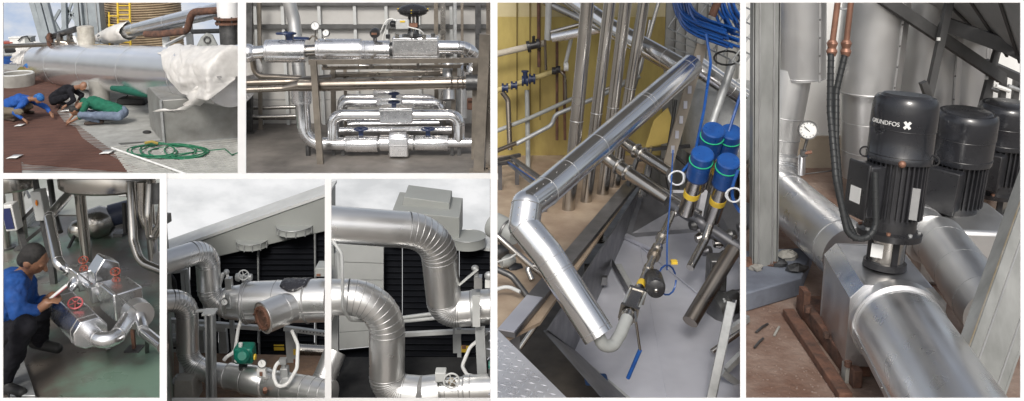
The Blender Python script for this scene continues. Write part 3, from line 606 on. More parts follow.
# fittings on the upper run
handwheel(t, W(286, 33.5, YT), (0, .1, 1), m1*9, dblue, 5, W(286, 41, YT))
MB().box(W(290, 36, YT), (m1*3, m1*3, m1*4)).build('bonnet', dblue, t); MB().bar(W(294, 38, YT-.05), W(309, 38.5, YT-.05), .05, .05).build('lever', dblue, t)
gauge(t, W(315, 26, YT-.05), (.15, -1, .25), m1*4.4, W(315, 42, YT)); gauge(t, W(326, 33, YT-.05), (-.2, -1, .35), m1*3.8, W(322, 42, YT))
MB().tube(PX([(309, 40, YT), (312, 36, YT), (316, 37, YT), (318, 41, YT)]), .02, 6).build('syphon', steelb, t)
pp = W(375, 33, YT-.1); q = MB().lathe(pp+V((0, .12, 0)), pp-V((0, .1, 0)), [(0, m1*3.5), (.2, m1*5), (.8, m1*5), (1, m1*4)], 20).build('position_sensor', black, t)
MB().box(pp+V((0, -.115, .0)), (m1*2.6, .008, m1*1)).build('tag', copper, q); MB().tube([pp-V((0, 0, m1*4)), W(375, 42, YT)], m1*2, 10).build('neck', dsteel, q)
# control valve
v = thing('control_valve', W(413, 37, YT), 'black diaphragm control valve with grey positioner above the clad box', 'valve')
p = W(413, 10, YT); d = MB().lathe(p-V((0, 0, m1*6)), p+V((0, 0, m1*6)), [(0, m1*8), (.2, m1*13.5), (.42, m1*14), (.42, m1*15.5), (.58, m1*15.5), (.58, m1*14), (.8, m1*12), (.96, m1*5), (1, m1*3)], 32).build('diaphragm_case', black, v)
for k in range(12): a = k*math.pi/6; MB().lathe(p+V((math.cos(a)*m1*14.7, math.sin(a)*m1*14.7, -m1*1.6)), p+V((math.cos(a)*m1*14.7, math.sin(a)*m1*14.7, m1*1.7)), [(0, m1*.8), (1, m1*.8)], 8).build('bolt', yellowp if k % 3 == 0 else dsteel, d)
for x in (409.5, 417.5): MB().bar(W(x, 15, YT), W(x, 34, YT), m1*2.6, m1*3).build('yoke', black, v)
MB().tube([W(413.5, 14, YT), W(413.5, 36, YT)], m1*1.2, 10).build('stem', steel, v)
MB().lathe(W(413, 37.5, YT), W(413, 31, YT), [(0, m1*11), (.4, m1*11), (.4, m1*6), (1, m1*5)], 24).build('bonnet', dsteel, v)
MB().box(W(413.5, 25, YT-.1), (m1*4, m1*2, m1*2)).build('clamp', copper, v)
pbox(395.5, 19.5, 409, 29.5, YT-m1*9, m1*6).build('positioner', mat('light grey box', (.55, .55, .54), .45), v, bev=.02); MB().box(W(402.5, 21.5, YT-m1*9.3), (m1*2.5, .004, m1*.9)).build('nameplate', yellowp, v)
MB().lathe(W(390, 24, YT-.05), W(397, 24, YT-.05), [(0, m1*2), (.2, m1*3.5), (1, m1*3)], 14).build('filter', black, v)
for pts in ([(396, 21, 17.6), (390, 17, 17.6), (384, 24, 17.6), (380, 34, 17.7)], [(398, 20, 17.65), (388, 20, 17.65), (386, 28, 17.7), (382, 40, 17.7)], [(408, 27, 17.6), (421, 30, 17.6), (425, 36, 17.7)]):
    MB().tube(path(PX(pts), .15), .014, 6).build('air_tube', whitep, v)
for k in range(6): p = W(388+k*9, 36.5-(k % 2), YT-.25+.05*(k % 3)); MB().box(p, (m1*2, m1*1.5, m1*2)).build('fitting', (black, steel, dsteel)[k % 3], v)
# tall wall pipes
pipe('insulated_pipe', 'thick grey vertical pipe rising behind the left handwheel', PX([(287, -6, 19.2), (294, 20, 19.2), (300, 79, 19.0)]), WR(294, 20, 19.2, 6.5), alu2, R=1, every=.5)
pipe('steel_pipe', 'dark bent pipe looping below the left end of the upper run', PX([(252, 55, 18.4), (255, 76, 18.4), (301, 78, 18.4)]), .06, steelb, R=.2)
pipe('steel_pipe', 'thin pipe along the wall just under the rack top', PX([(360, 66, 19.6), (444, 69, 19.6)]), .05, steel); pipe('steel_pipe', 'polished pipe along the wall in the middle of the rack', PX([(330, 75, 19.4), (446, 73, 19.4)]), .06, steelb)
pipe('insulated_pipe', 'short vertical clad pipe behind the right hand elbow', PX([(448, 62, 19.2), (449, 100, 18.9)]), WR(448, 70, 19, 6), alu2, every=.4)
pipe('insulated_pipe', 'vertical clad pipe running down at the far right of the rack', PX([(462, 60, 19.5), (462, 118, 19.3)]), WR(462, 70, 19, 5), alu2, every=.4)
# middle header
ym = 17.45; r0 = WR(400, 83, ym, 6.2)
t = thing('steel_pipe', W(390, 90, ym), 'long brownish stainless header with a reducer crossing the middle of the rack', 'pipe')
MB().lathe(W(283, 88.5, ym), W(300, 85.3, ym), [(0, r0*.52), (.25, r0*.55), (1, r0*.95)], 24).build('reducer', steelb, t)
MB().lathe(W(299, 85.5, ym), W(468, 82.5, ym), [(0, r0*.96), (.08, r0*.96), (.09, r0), (1, r0)], 24).build('straight_section', steelb, t)
MB().tube([W(242, 90, ym), W(284, 88.5, ym)], r0*.5, 16).build('straight_section', steelb, t)
for x in (452, 458, 463): ring(t, W(x, 82.8, ym), (1, 0, -.02), r0*1.08, .12, 'flange', steelb)
MB().lathe(W(466, 82.5, ym), W(480, 82.5, ym), [(0, r0*1.3), (1, r0*1.3)], 20).build('end_fitting', dsteel, t)
pipe('steel_pipe', 'thinner brown pipe just above the header at the left', PX([(242, 83, 17.8), (296, 81.5, 17.8), (330, 77.5, 18.4)]), WR(260, 83, 17.8, 3.4), steelb, R=.5)
for i, (y0, Y, l) in enumerate(((108, 20.2, 'left rail of thin pipe at knee height by the wall'), (117, 19.9, 'curved handrail like pipe low at the left wall'))): pipe('steel_pipe', l, PX([(247, y0-14, Y), (249, y0, Y), (297, y0-1, Y)]), .045, steel, R=.15)
# lower clad network: three loops, nearest largest
yl = 17.85
t = thing('insulated_pipe', V((W(304, 146, yl).x, yl, Z1)), 'thick clad riser turning into the lowest bright pipe near the floor', 'pipe')
for k, (kind, p) in enumerate(fillet([W(301.5, 90, yl), W(305, 143.5, yl), W(350, 144, yl)], .36, 6)):
    e = MB().tube(p, WR(304, 120, yl, 7.2 if k == 0 else 6.8), 24).build('straight_section' if kind == 's' else 'elbow', alu, t)
    if kind == 'e':
        for j in range(len(p)): ring(e, p[j], p[min(j+1, len(p)-1)]-p[max(0, j-1)], WR(304, 120, yl, 6.8), .025)
q = MB().lathe(W(301.3, 88, yl), W(301.8, 103, yl), [(0, m1*9), (0, m1*10), (1, m1*10), (1, m1*7)], 28).build('collar', foil, t); ring(q, W(301.6, 101, yl), (0, 0, 1), m1*10, .02)
MB().tube([V((W(308, 150, yl).x, yl, Z1+.002)), W(308, 146, yl)], .05, 10).build('foot', dsteel, t)
rb = m1*6
def cover(par, x0, x1, y, r, Y, m=foil, name='valve_cover'):
    c = MB().lathe(W(x0, y, Y), W(x1, y, Y), [(0, r*.6), (0, r*.95), (.03, r), (.97, r), (1, r*.95), (1, r*.6)], 30).build(name, m, par)
    d = (x1-x0)*.07
    for x in (x0+d, x1-d): ring(c, W(x, y, Y), (1, 0, 0), r, .018)
    MB().bar(W(x0+1, y+1, Y-r-.005), W(x1-1, y+1, Y-r-.005), .01, .018).build('lap_joint', seamm, c)
    return c
t = thing('insulated_pipe', V((W(400, 155, yl).x, yl, Z1)), 'lowest bright clad line with two round covers and a square box', 'pipe')
MB().tube([W(340, 144, yl), W(482, 142.5, yl)], rb*.85, 24).build('straight_section', alu, t)
cover(t, 345.5, 378, 144, m1*8.4, yl-.05); cover(t, 415.5, 448, 143, m1*7.8, yl-.05)
cover(t, 380, 390, 143, m1*8.5, yl, alu, 'flange_cover'); cover(t, 405, 414, 143, m1*8, yl, alu, 'flange_cover')
sb = pbox(388.5, 138, 408, 157.5, yl-m1*13, m1*16).build('strainer_box', foil, t, bev=.025)
cover(t, 390, 407, 138, m1*8, yl-.08, foil, 'strainer_cover')
MB().bar(W(388.8, 146, yl-m1*13.2), W(408, 146, yl-m1*13.2), .012, .018).build('fold', seamm, sb)
for x, w in ((361, 4), (428, 4)):
    MB().tube([W(x, 138, yl-.05), W(x, 130, yl-.05)], m1*1.4, 8).build('stem', steel, t); handwheel(t, W(x, 129, yl-.05), (0, 0, 1), m1*6.5, dblue, 5); MB().box(W(x, 133, yl-.06), (m1*2.2, m1*2, m1*2.4)).build('bonnet', dblue, t)
for x in (343, 452): MB().bar(W(x, 147, yl), V((W(x, 147, yl).x, yl, Z1+.002)), .07, .07).build('foot', dsteel, t)
def loop(label, xl_, xr_, ytop, ybot, Y, r, box, cov, wheel, gore):
    t = thing('insulated_pipe', V((W(xl_, ybot, Y).x, Y, Z1)), label, 'pipe')
    for k, (kind, p) in enumerate(fillet([W(xl_, ybot, Y), W(xl_, ytop, Y), W(xr_, ytop, Y), W(xr_, ybot, Y)], r*1.7, 6)):
        e = MB().tube(p, r, 22).build('straight_section' if kind == 's' else 'elbow', alu, t)
        if kind == 'e' and gore:
            for j in range(len(p)): ring(e, p[j], p[min(j+1, len(p)-1)]-p[max(0, j-1)], r, .025)
    if box: x0, y0, x1, y1 = box; o = pbox(x0, y0, x1, y1, Y-r*1.5, r*3).build('valve_box', foil, t, bev=.02); MB().bar(W(x0+.2, y0+3, Y-r*1.55), W(x1-.2, y0+3, Y-r*1.55), .012, .018).build('fold', seamm, o)
    if wheel: x, y = wheel; handwheel(t, W(x, y, Y), (0, 0, 1), m1*5.5, dblue, 5, W(x, y+6, Y)); MB().box(W(x, y+3.5, Y), (m1*2.2, m1*2, m1*2)).build('bonnet', dblue, t)
    for x in (xl_, xr_):
        b0 = W(x, ybot, Y)
        if b0.z > Z1+.05: MB().bar(b0, V((b0.x, Y, Z1+.002)), .07, .07).build('foot', dsteel, t)
    return t
loop('front bypass loop of bright clad pipe with a square valve box', 333, 459, 115, 141, yl+.02, rb, (379, 108, 412.5, 123.5), None, (394, 102), 1)
loop('middle bypass loop of clad pipe showing behind the front loop', 341, 441, 102.5, 118, 18.9, rb*.8, (376, 98.5, 402, 106), None, (394, 93.5), 1)
loop('farthest and smallest bypass loop of clad pipe', 341, 434, 97.5, 108, 19.5, rb*.66, (373, 91.5, 395, 97.5), None, (386, 92), 0)
pipe('insulated_pipe', 'rear clad line with a cover seen between the lowest line and front loop', PX([(338, 131, 18.7), (452, 130, 18.7)]), rb*.75, alu, every=.5)
pipe('insulated_pipe', 'rearmost low clad line ending left of the front box', PX([(348, 124.5, 19.2), (374, 124, 19.2), (440, 123, 19.2)]), rb*.7, alu, every=.5)
pipe('steel_pipe', 'low dark drain pipe crossing the floor at the left', PX([(246, 118, 20.3), (300, 117.5, 20.3)]), .05, steel)
t = thing('cable_box', W(488, 118, 18), 'copper coloured junction box at the right edge of the rack', 'box'); pbox(467, 99, 476, 110, 18.8, .15).build('case', copper, t, bev=.02); pbox(468, 101, 475, 103, 18.78, .02).build('cover', rust, t)
t = thing('valve', W(487, 122, 18.4), 'small bright blue valve at the right edge of the hall', 'valve'); pbox(485, 116, 491, 124, 18.4, .1).build('body', blueplas, t, bev=.02); MB().tube(PX([(480, 126, 18.45), (492, 126, 18.45)]), .04, 8).build('pipe_stub', steel, t)
# ------------------------------------------------------------------ panel 3: workshop floor, squatting worker and a clad bypass loop
z = Z3; zp = z+.42
def H(x, y, dz=.42): return G(x, y, z+dz)
def clad(par, pts, r, m=alu, R=None, gore=5, n=20):
    for k, (kind, p) in enumerate(fillet(pts, R or r*1.6, gore)):
        e = MB().tube(p, r, n).build('straight_section' if kind == 's' else 'elbow', m, par)
        if kind == 'e':
            for j in (0, len(p)-1): ring(e, p[j], p[min(j+1, len(p)-1)]-p[max(0, j-1)], r, .05)
r3 = .046
# main line from the tank down and along to the right
t = thing('insulated_pipe', G(62, 292, z), 'bright clad pipe dropping from the tank and bending along the valve line', 'pipe')
clad(t, [W(70, 193, 8.6), W(49, 217, 7.75), W(59, 266, 7.15), H(74, 274), H(84, 281)], r3, alu, R=.09)
t = thing('insulated_valve_line', G(110, 322, z), 'main clad valve line with red handwheels running towards the right', 'pipe')
clad(t, [H(80, 278), H(104, 296)], r3*1.05)
axm = (H(130, 318)-H(80, 278)).normalized(); side = axm.cross(V((0, 0, 1))).normalized(); upv = V((0, 0, 1))
def obox(par, name, c, h, m=foil, bev=.012): return MB().box(c, h, (axm, side, upv)).build(name, m, par, bev=bev)
o = obox(t, 'valve_box', H(83, 276, .44), (.125, .085, .085)); MB().bar(H(74, 270, .528), H(91, 283, .528), .008, .008).build('fold', seamm, o)
# tall wedge shaped cover
c = H(108, 285, .40); pr = [c-side*.10-axm*.09-upv*.1, c+side*.12-axm*.09-upv*.1, c+side*.12-axm*.09+upv*.16, c+side*.03-axm*.09+upv*.27, c-side*.08-axm*.09+upv*.2]
MB().prism(pr, axm*.17).build('wedge_cover', alu, t, bev=.01)
o = obox(t, 'valve_box', H(121, 298, .42), (.165, .115, .115)); MB().bar(H(104, 285, .54), H(136, 310, .54), .008, .008).build('fold', seamm, o)
MB().box(H(99, 292, .42), (.04, .07, .07), (axm, side, upv)).build('flange_cover', alu2, t, bev=.01)
for (x, y, d) in ((84.5, 267, .53), (116.5, 279, .60)):
    b0 = H(x, y+4, .5); MB().tube([b0, b0+V((0, 0, .1))], .014, 8).build('stem', rust, t); handwheel(t, b0+V((0, 0, .10)), V((.2, -.5, .8)), .036, redp, 5, None); handwheel(t, b0+V((0.012, -.03, .035)), V((.1, -.6, .7)), .03, redp, 4, None)
MB().lathe(H(135, 311), H(140, 316), [(0, .11), (1, .11)], 20).build('flange_cover', alu2, t)
t = thing('insulated_pipe', G(150, 352, z), 'clad pipe leaving the last valve box towards the lower right corner', 'pipe')
clad(t, [H(139, 314, .42), H(143, 331, .36), H(163, 347, .36)], r3*.95, alu)
MB().bar(H(147, 335, .3), G(147, 352, z), .03, .03).build('foot', dsteel, t)
# bypass
t = thing('insulated_valve_line', G(85, 350, z), 'lower bypass with a faceted clad valve cover and a pinkish handwheel', 'pipe')
clad(t, [H(77, 279), H(60, 301), H(70, 313)], r3, alu, R=.1)
p, q = H(62, 303), H(91, 333); a = (q-p).normalized(); s2 = a.cross(upv).normalized(); rr = .125
prf = [(-.95, -.5), (-.95, .25), (-.5, .85), (.5, .85), (.95, .25), (.95, -.5), (.4, -.9), (-.4, -.9)]
o = MB().prism([p+s2*rr*x+upv*rr*y for x, y in prf], q-p).build('valve_cover', foil, t, bev=.008)
for f in (.12, .88): MB().prism([p.lerp(q, f)+s2*rr*1.02*x+upv*rr*1.02*y for x, y in prf], a*.012).build('fold', seamm, o)
b0 = H(76, 309, .42+.1); MB().tube([b0, b0+V((0, 0, .06))], .014, 8).build('stem', rust, t); pinkr = mat('pink red paint', (.55, .12, .13), .45); handwheel(t, b0+V((0, 0, .05)), V((.2, -.5, .8)), .05, pinkr, 5)
clad(t, [H(90, 331), H(108.5, 349), H(131, 315)], r3*1.25, foil, R=.07)
for x, y in ((68, 312), (108, 347)): MB().bar(H(x, y, .36), G(x, y, z)+V((0, 0, 0)), .03, .03).build('foot', dsteel, t)
t = thing('pipe_stand', G(132, 340, z), 'thin dark stand holding up the valve line', 'pipe stand')
c = H(131, 315, .3); MB().bar(c, V((c.x, c.y, z)), .025, .025).build('leg', rust, t); MB().box(V((c.x, c.y, z+.006)), (.06, .06, .006)).build('base_plate', dsteel, t)
# vessels above, with lids sloping to the back
def tank(label, px, rowb, Yc, hx, hy, legs):
    c = W(px, 190, Yc); zb = W(px, rowb, Yc-hy).z; t = thing('tank', (c.x, Yc, z), label, 'tank'); n = 48; vs = []
    for lv in range(5):
        for k in range(n):
            a = 2*math.pi*k/n; f = (.72, .93, 1, 1, .98)[lv]; x = c.x+hx*f*math.cos(a); y = Yc+hy*f*math.sin(a)
            top = HC-y*math.tan(R_(17.12)); zz = (zb, zb+.012, zb+.035, top-.012, top)[lv]; vs.append((x, y, zz))
    fs = [(l*n+k, l*n+(k+1) % n, (l+1)*n+(k+1) % n, (l+1)*n+k) for l in range(4) for k in range(n)]+[tuple(range(n))[::-1], tuple(range(4*n, 5*n))]
    MB().add(vs, fs).build('shell', steel, t)
    for lx, ly in legs:
        q = W(lx, 195, ly); MB().tube([(q.x, ly, z), (q.x, ly, zb+.01)], .05, 16).build('leg', steel, t); MB().lathe((q.x, ly, z), (q.x, ly, z+.02), [(0, .09), (1, .09)], 16).build('foot', dsteel, t)
tank('wide dark stainless tank bottom hanging over the workshop', 108, 198, 8.3, .46, .27, ((80, 8.2), (148, 8.45)))
tank('second tank bottom at the upper left corner of the workshop', 8, 196, 8.9, .30, .25, ((0, 8.9), (18, 8.9)))
# pump with disc and motor
t = thing('pump', G(90, 240, z), 'grey pump with a dark blue motor behind the tank leg', 'pump'); pg = W(88, 226, 9.2)
bluegrey = mat('blue grey motor', (.05, .06, .10), .4); 
MB().lathe(pg, pg+V((.22, .1, .06)), [(0, .14), (.2, .17), (.7, .17), (1, .12)], 24).build('pump_casing', steel, t)
mo = MB().lathe(pg+V((.2, .1, .08)), pg+V((.42, .2, .12)), [(0, .12), (.8, .12), (1, .15)], 20).build('motor', bluegrey, t)
ring(mo, pg+V((.42, .2, .12)), (.9, .4, .1), .16, .12, 'fan_guard', dsteel); MB().lathe(pg+V((.42, .2, .12)), pg+V((.45, .21, .125)), [(0, .15), (1, .13)], 20).build('fan_cover', bluegrey, mo)
MB().ell(pg+V((-.05, -.1, -.02)), (.12, .1, .12)).build('inlet', steel, t)
for dx in (0, .3): MB().box((pg.x+dx, pg.y+.1, (z+pg.z-.1)/2), (.05, .08, (pg.z-.1-z)/2)).build('foot', dsteel, t)
MB().tube(path([pg+V((-.05, -.15, 0)), pg+V((-.1, -.35, -.2)), pg+V((.15, -.5, -.34)), pg+V((.45, -.2, -.36))], .15), .016, 8).build('cable', blackr, t)
# right pipe cluster with U bends
for (pts, rad, l, m) in (([(131, 182, 8.0), (133, 240, 7.8), (140, 262, 7.7), (165, 272, 7.6)], .04, 'leftmost polished pipe of the right cluster sweeping low to the right', steel), ([(142, 182, 7.95), (143, 232, 7.9), (163, 233, 7.9)], .045, 'middle polished pipe bending right under the tank', steel),
                         ([(150, 184, 7.9), (148, 217, 7.8), (150, 246, 7.8), (160, 224, 7.8), (163, 200, 7.8)], .036, 'polished pipe making a U bend at the right edge', steel), ([(158, 183, 7.9), (158, 204, 7.85)], .06, 'thick dark pipe hanging at the upper right corner', dsteel), ([(124, 203, 8.0), (125.5, 233, 7.95)], .02, 'thin black pipe beside the right cluster', blackr)):
    pipe('steel_pipe', l, PX(pts), rad, m, R=.2)
t = thing('pipe_support', G(136, 262, z), 'small dark bracket holding the right pipe cluster', 'bracket'); MB().bar(W(127, 194, 9.4), W(166, 192, 9.4), .06, .06).build('beam', dsteel, t); MB().bar(W(136, 194, 9.5), V((W(136, 194, 9.5).x, 9.5, z)), .04, .04).build('post', dsteel, t); MB().tube([W(120, 194, 9.9), W(166, 193, 9.9)], .035, 10).build('cross_pipe', whitep, t)
# frame with control boxes at the upper left
t = thing('equipment_rack', G(50, 268, z), 'dark leaning steel frame carrying control boxes at the left', 'frame')
for (x0, y0, x1, y1) in ((35, 180, 52, 268), (12, 205, 28, 258)): MB().bar(W(x0, y0, 8.3), W(x1, y1, 8.0), .05, .05).build('post', dsteel, t)
for (x0, y0, x1, y1, m) in ((20, 222, 44, 198, dsteel), (15, 250, 46, 225, dsteel)): MB().bar(W(x0, y0, 8.25), W(x1, y1, 8.3), .05, .03).build('rail', m, t)
MB().bar(W(52, 266, 8.0), V((W(52, 266, 8.0).x, 8.0, z)), .05, .05).build('post', dsteel, t); MB().bar(W(28, 256, 8.0), V((W(28, 256, 8).x, 8.0, z)), .05, .05).build('post', dsteel, t)
def cbox(label, x0, y0, x1, y1, w, Y, m, face, fm):
    t = thing('control_box', W(x1, y1, Y), label, 'control box'); a, b0 = W(x0, y0, Y), W(x1, y1, Y)
    MB().bar(a, b0, w, .12, (0, 1, 0)).build('case', m, t, bev=.01)
    if face: MB().bar(a.lerp(b0, .12)+V((0, -.068, 0)), a.lerp(b0, .9)+V((0, -.068, 0)), w*.72, .012, (0, 1, 0)).build('screen', fm, t)
    return t
t = cbox('light grey control box with an orange lamp on the leaning frame', 38, 190, 44, 219, .1, 8.15, lgpaint, 0, None); MB().ell(W(36.5, 203, 8.08), (.012, .01, .03)).build('lamp', mat('orange lamp', (.8, .25, .02), .3), t)
cbox('white control panel with a dark blue screen at the left edge', 9, 203, 15, 229, .11, 8.1, whitep, 1, mat('navy screen', (.03, .04, .12), .15))
pipe('steel_pipe', 'thin dark conduit bundle hanging behind the grey control box', PX([(50, 180, 8.9), (54, 210, 8.7), (60, 232, 8.5)]), .03, dsteel)
t = thing('white_tray', G(25, 245, z), 'white slanted trays stacked behind the squatting worker', 'tray')
for k in range(3): MB().bar(W(12+k*5, 238-k*9, 9.4), W(42+k*4, 208-k*8, 9.8), .1, .03).build('tray', whitep, t)
for x in (14, 40): MB().bar(W(x, 226, 9.6), V((W(x, 226, 9.6).x, 9.6, z)), .03, .03).build('leg', galv, t)
MB().tube(PX([(22, 198, 9.5), (26, 190, 9.5), (30, 198, 9.5)]), .02, 8).build('hook', galv, t)
struct(MB().prism([G(60, 215, z+.004), G(166, 215, z+.004), G(166, 176, z+.004), G(-8, 176, z+.004), G(-8, 228, z+.004)], (0, 0, .004)).build('floor_patch', mat('pale back floor', (.40, .40, .37), .5, 0, (.28, .30, .26), 1.6, .1, 5, det=6)))
t = thing('kerb', G(120, 218, z), 'low pale kerb along the back of the green floor', 'kerb'); MB().bar(G(100, 214, z+.05), G(168, 219, z+.05), .14, .1).build('kerb_top', concrete, t)
pipe('steel_pipe', 'long white pipe low along the back of the workshop', PX([(86, 199, 10.9), (166, 194, 10.9)]), .04, whitep)
t = thing('step_plate', G(25, 392, z), 'grey flat step plate lying at the lower left corner', 'plate'); MB().prism([G(10, 399, z+.02), G(36, 399, z+.02), G(24, 362, z+.02), G(18, 366, z+.02)], (0, 0, .03)).build('plate', galv, t, bev=.006)
MB().prism([G(8, 400, z+.002), G(9.5, 400, z+.002), G(17, 367, z+.002), G(16, 367, z+.002)], (0, 0, .05)).build('edge_strip', dsteel, t)
# squatting worker
Y = 6.35
bl = mat('workshop blue shirt', (.008, .075, .30), .8, 0, (.006, .045, .19), 9, .25, 14)
def A3(x, y, Y): return W(x, y, Y)
J = dict(pelvis=A3(2, 330, 6.45), chest=A3(14, 288, 6.4), neck=A3(25, 273, 6.35), head=A3(34, 259, 6.3), face=V((.78, .05, -.62)),
         lsho=A3(15, 283, 6.15), lelb=A3(18, 313, 6.05), lwri=A3(39, 309, 6.1), lhan=A3(47, 303, 6.12), rsho=A3(22, 281, 6.6), relb=A3(32, 305, 6.6), rwri=A3(46, 300, 6.42), rhan=A3(53, 296, 6.3),
         lhip=A3(3, 338, 6.3), lkne=A3(25, 325, 6.0), lank=G(4, 394, z)+V((0, 0, .08)), ltoe=G(22, 399, z)+V((0, 0, .05)), rhip=A3(6, 330, 6.6), rkne=A3(40, 313, 6.5), rank=G(41, 352, z)+V((0, 0, .09)), rtoe=G(58, 354, z)+V((0, 0, .05)))
person('person in blue shirt and black trousers squatting by the valves with a note pad', J, bl, blackc, blackr, .008, 1.02, hair=hairm, sleeve=.95)
t = thing('note_pad', W(58, 296, 6.25), 'white and red note pad held by the squatting worker', 'note pad')
pa, pb = W(50, 299, 6.22), W(67, 285, 6.3); d = (pb-pa).normalized(); s3 = V((.25, -.75, .3)); s3 = (s3-d*s3.dot(d)).normalized(); nn = d.cross(s3)
MB().box((pa+pb)/2, ((pb-pa).length/2, .035, .008), (d, s3, nn)).build('pages', whitep, t); MB().box((pa+pb)/2+s3*.012-nn*.011*(1 if nn.y > 0 else -1), ((pb-pa).length/2*.9, .018, .003), (d, s3, nn)).build('red_print', pinkr, t)
# ------------------------------------------------------------------ panels 4 and 5: cooling tower yard with large clad pipes
z = Z4
casing = mat('tower casing', (.31, .32, .305), .6, 0, (.27, .28, .265), .8, .03, 6)
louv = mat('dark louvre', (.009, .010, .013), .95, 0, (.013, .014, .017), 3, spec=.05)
sheet = mat('pale ribbed sheet', (.44, .45, .44), .6, 0, (.38, .39, .38), 1.5)
framep = mat('grey frame paint', (.36, .37, .37), .5, 0, (.29, .30, .30), 6)
YC = 12.4
alu = mat('yard cladding', (.88, .88, .87), .31, .9, (.78, .78, .77), 1.6, thr=WT, det=1.5, rv=.04)
def col_x(px, Y, row=290): return W(px, row, Y).x
t = thing('cooling_tower', (col_x(260, YC), YC, 0), 'long pale cooling tower with dark louvres and a sloping top behind the pipes', 'cooling tower')
# casing band with its sloping top edge
P = [W(150, 258.7, YC), W(150, 272, YC), W(217, 257, YC), W(329, 230.5, YC), W(329, 195.6, YC)]
MB().prism(P, (0, .5, 0)).build('casing', casing, t, bev=.01)
MB().prism([W(150, 255.5, YC-.02), W(150, 258.5, YC-.02), W(329, 195.4, YC-.02), W(329, 192.6, YC-.02)], (0, .6, 0)).build('top_trim', lgpaint, t)
# louvre bays between posts
bays = [(160, 186), (190, 218), (220, 257.5), (259.5, 314), (316, 330)]
def topy(x): return 257+(x-217)*(-26.5/112)
for a, b in bays:
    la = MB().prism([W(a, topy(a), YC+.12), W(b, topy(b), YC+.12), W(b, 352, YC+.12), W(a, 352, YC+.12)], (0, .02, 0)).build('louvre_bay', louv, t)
    y = topy(a)+1
    while y < 348:
        if y > topy(b)+1: MB().bar(W(a+.3, y, YC+.1), W(b-.3, y, YC+.1), .01, .035, (0, -.6, 1)).build('slat', louv, la)
        y += 5.5
for x in (188, 219, 258.3, 315): MB().bar(W(x, topy(x), YC+.02), W(x+1, 356, YC+.02), .022, .05, (0, 1, 0)).build('post', galv, t)
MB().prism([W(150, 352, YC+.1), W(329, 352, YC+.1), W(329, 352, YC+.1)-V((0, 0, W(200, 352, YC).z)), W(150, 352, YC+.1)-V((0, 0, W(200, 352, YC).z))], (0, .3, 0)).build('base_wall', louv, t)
for (x0, x1, y) in ((237, 268, 243.5), (277, 313, 229)):      # fan shrouds
    c = W((x0+x1)/2, y, YC+.02); R0 = (W(x1, y, YC).x-W(x0, y, YC).x)/2
    sh = MB().lathe(c-V((0, 0, .03)), c+V((0, 0, .06)), [(0, R0*1.02), (.5, R0*.96), (1, R0)], 36).build('fan_shroud', casing, t); ring(sh, c+V((0, 0, .06)), (0, 0, 1), R0, .02, 'rim', galv, 36)
    for k in range(6): a = math.pi+math.pi*(k+.5)/6; q = c+V((R0*1.01*math.cos(a), R0*1.01*math.sin(a), 0)); MB().bar(q-V((0, 0, .045)), q+V((0, 0, .05)), .014, .014).build('strap', galv, sh)
# ---- second tower (right picture)
t = thing('cooling_tower', (col_x(430, YC), YC, 0), 'stepped grey cooling tower block with fan shroud behind the right hand pipes', 'cooling tower')
MB().prism([W(404, 197, YC+.3), W(449.5, 203, YC+.3), W(449.5, 217, YC+.3), W(400, 212, YC+.3)], (0, .6, 0)).build('upper_block', casing, t, bev=.01)
MB().prism([W(392, 211, YC), W(459.5, 217.5, YC), W(459.5, 247, YC), W(392, 247, YC)], (0, .9, 0)).build('lower_block', casing, t, bev=.01)
MB().prism([W(459.6, 244.5, YC+.05), W(494, 249, YC+.05), W(494, 252, YC+.05), W(459.6, 247, YC+.05)], (0, .5, 0)).build('ledge', lgpaint, t)
c = W(468, 239, YC+.1); R0 = (W(486, 239, YC).x-W(450, 239, YC).x)/2; sh = MB().lathe(c-V((0, 0, .09)), c+V((0, 0, .05)), [(0, R0*1.02), (.5, R0*.97), (1, R0)], 36).build('fan_shroud', casing, t); ring(sh, c+V((0, 0, .05)), (0, 0, 1), R0, .02, 'rim', galv, 36)
for a, b, ya in ((383.5, 402, 246), (402.5, 459, 246), (459.5, 494, 249)):
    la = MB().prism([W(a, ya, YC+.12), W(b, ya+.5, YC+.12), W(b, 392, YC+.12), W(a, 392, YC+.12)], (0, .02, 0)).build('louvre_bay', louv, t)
    y = ya+2
    while y < 390: MB().bar(W(a+.3, y, YC+.1), W(b-.3, y+.4, YC+.1), .01, .03, (0, -.6, 1)).build('slat', louv, la); y += 6
P = [W(331, 244, YC-.1), W(383.5, 247, YC-.1), W(383.5, 346, YC-.1), W(331, 351, YC-.1)]
n_p = 6
for k in range(n_p):
    f0, f1 = k/n_p, (k+1)/n_p-.008
    MB().prism([P[0].lerp(P[3], f0), P[1].lerp(P[2], f0), P[1].lerp(P[2], f1), P[0].lerp(P[3], f1)], (0, .05, 0)).build('wall_panel', sheet, t)
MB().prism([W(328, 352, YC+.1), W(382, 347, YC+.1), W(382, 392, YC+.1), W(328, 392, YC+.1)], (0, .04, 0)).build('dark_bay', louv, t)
MB().prism([W(328, 392, YC+.2), W(496, 392, YC+.2), W(496, 392, YC+.2)-V((0, 0, W(400, 392, YC).z)), W(328, 392, YC+.2)-V((0, 0, W(400, 392, YC).z))], (0, .3, 0)).build('base_wall', louv, t)
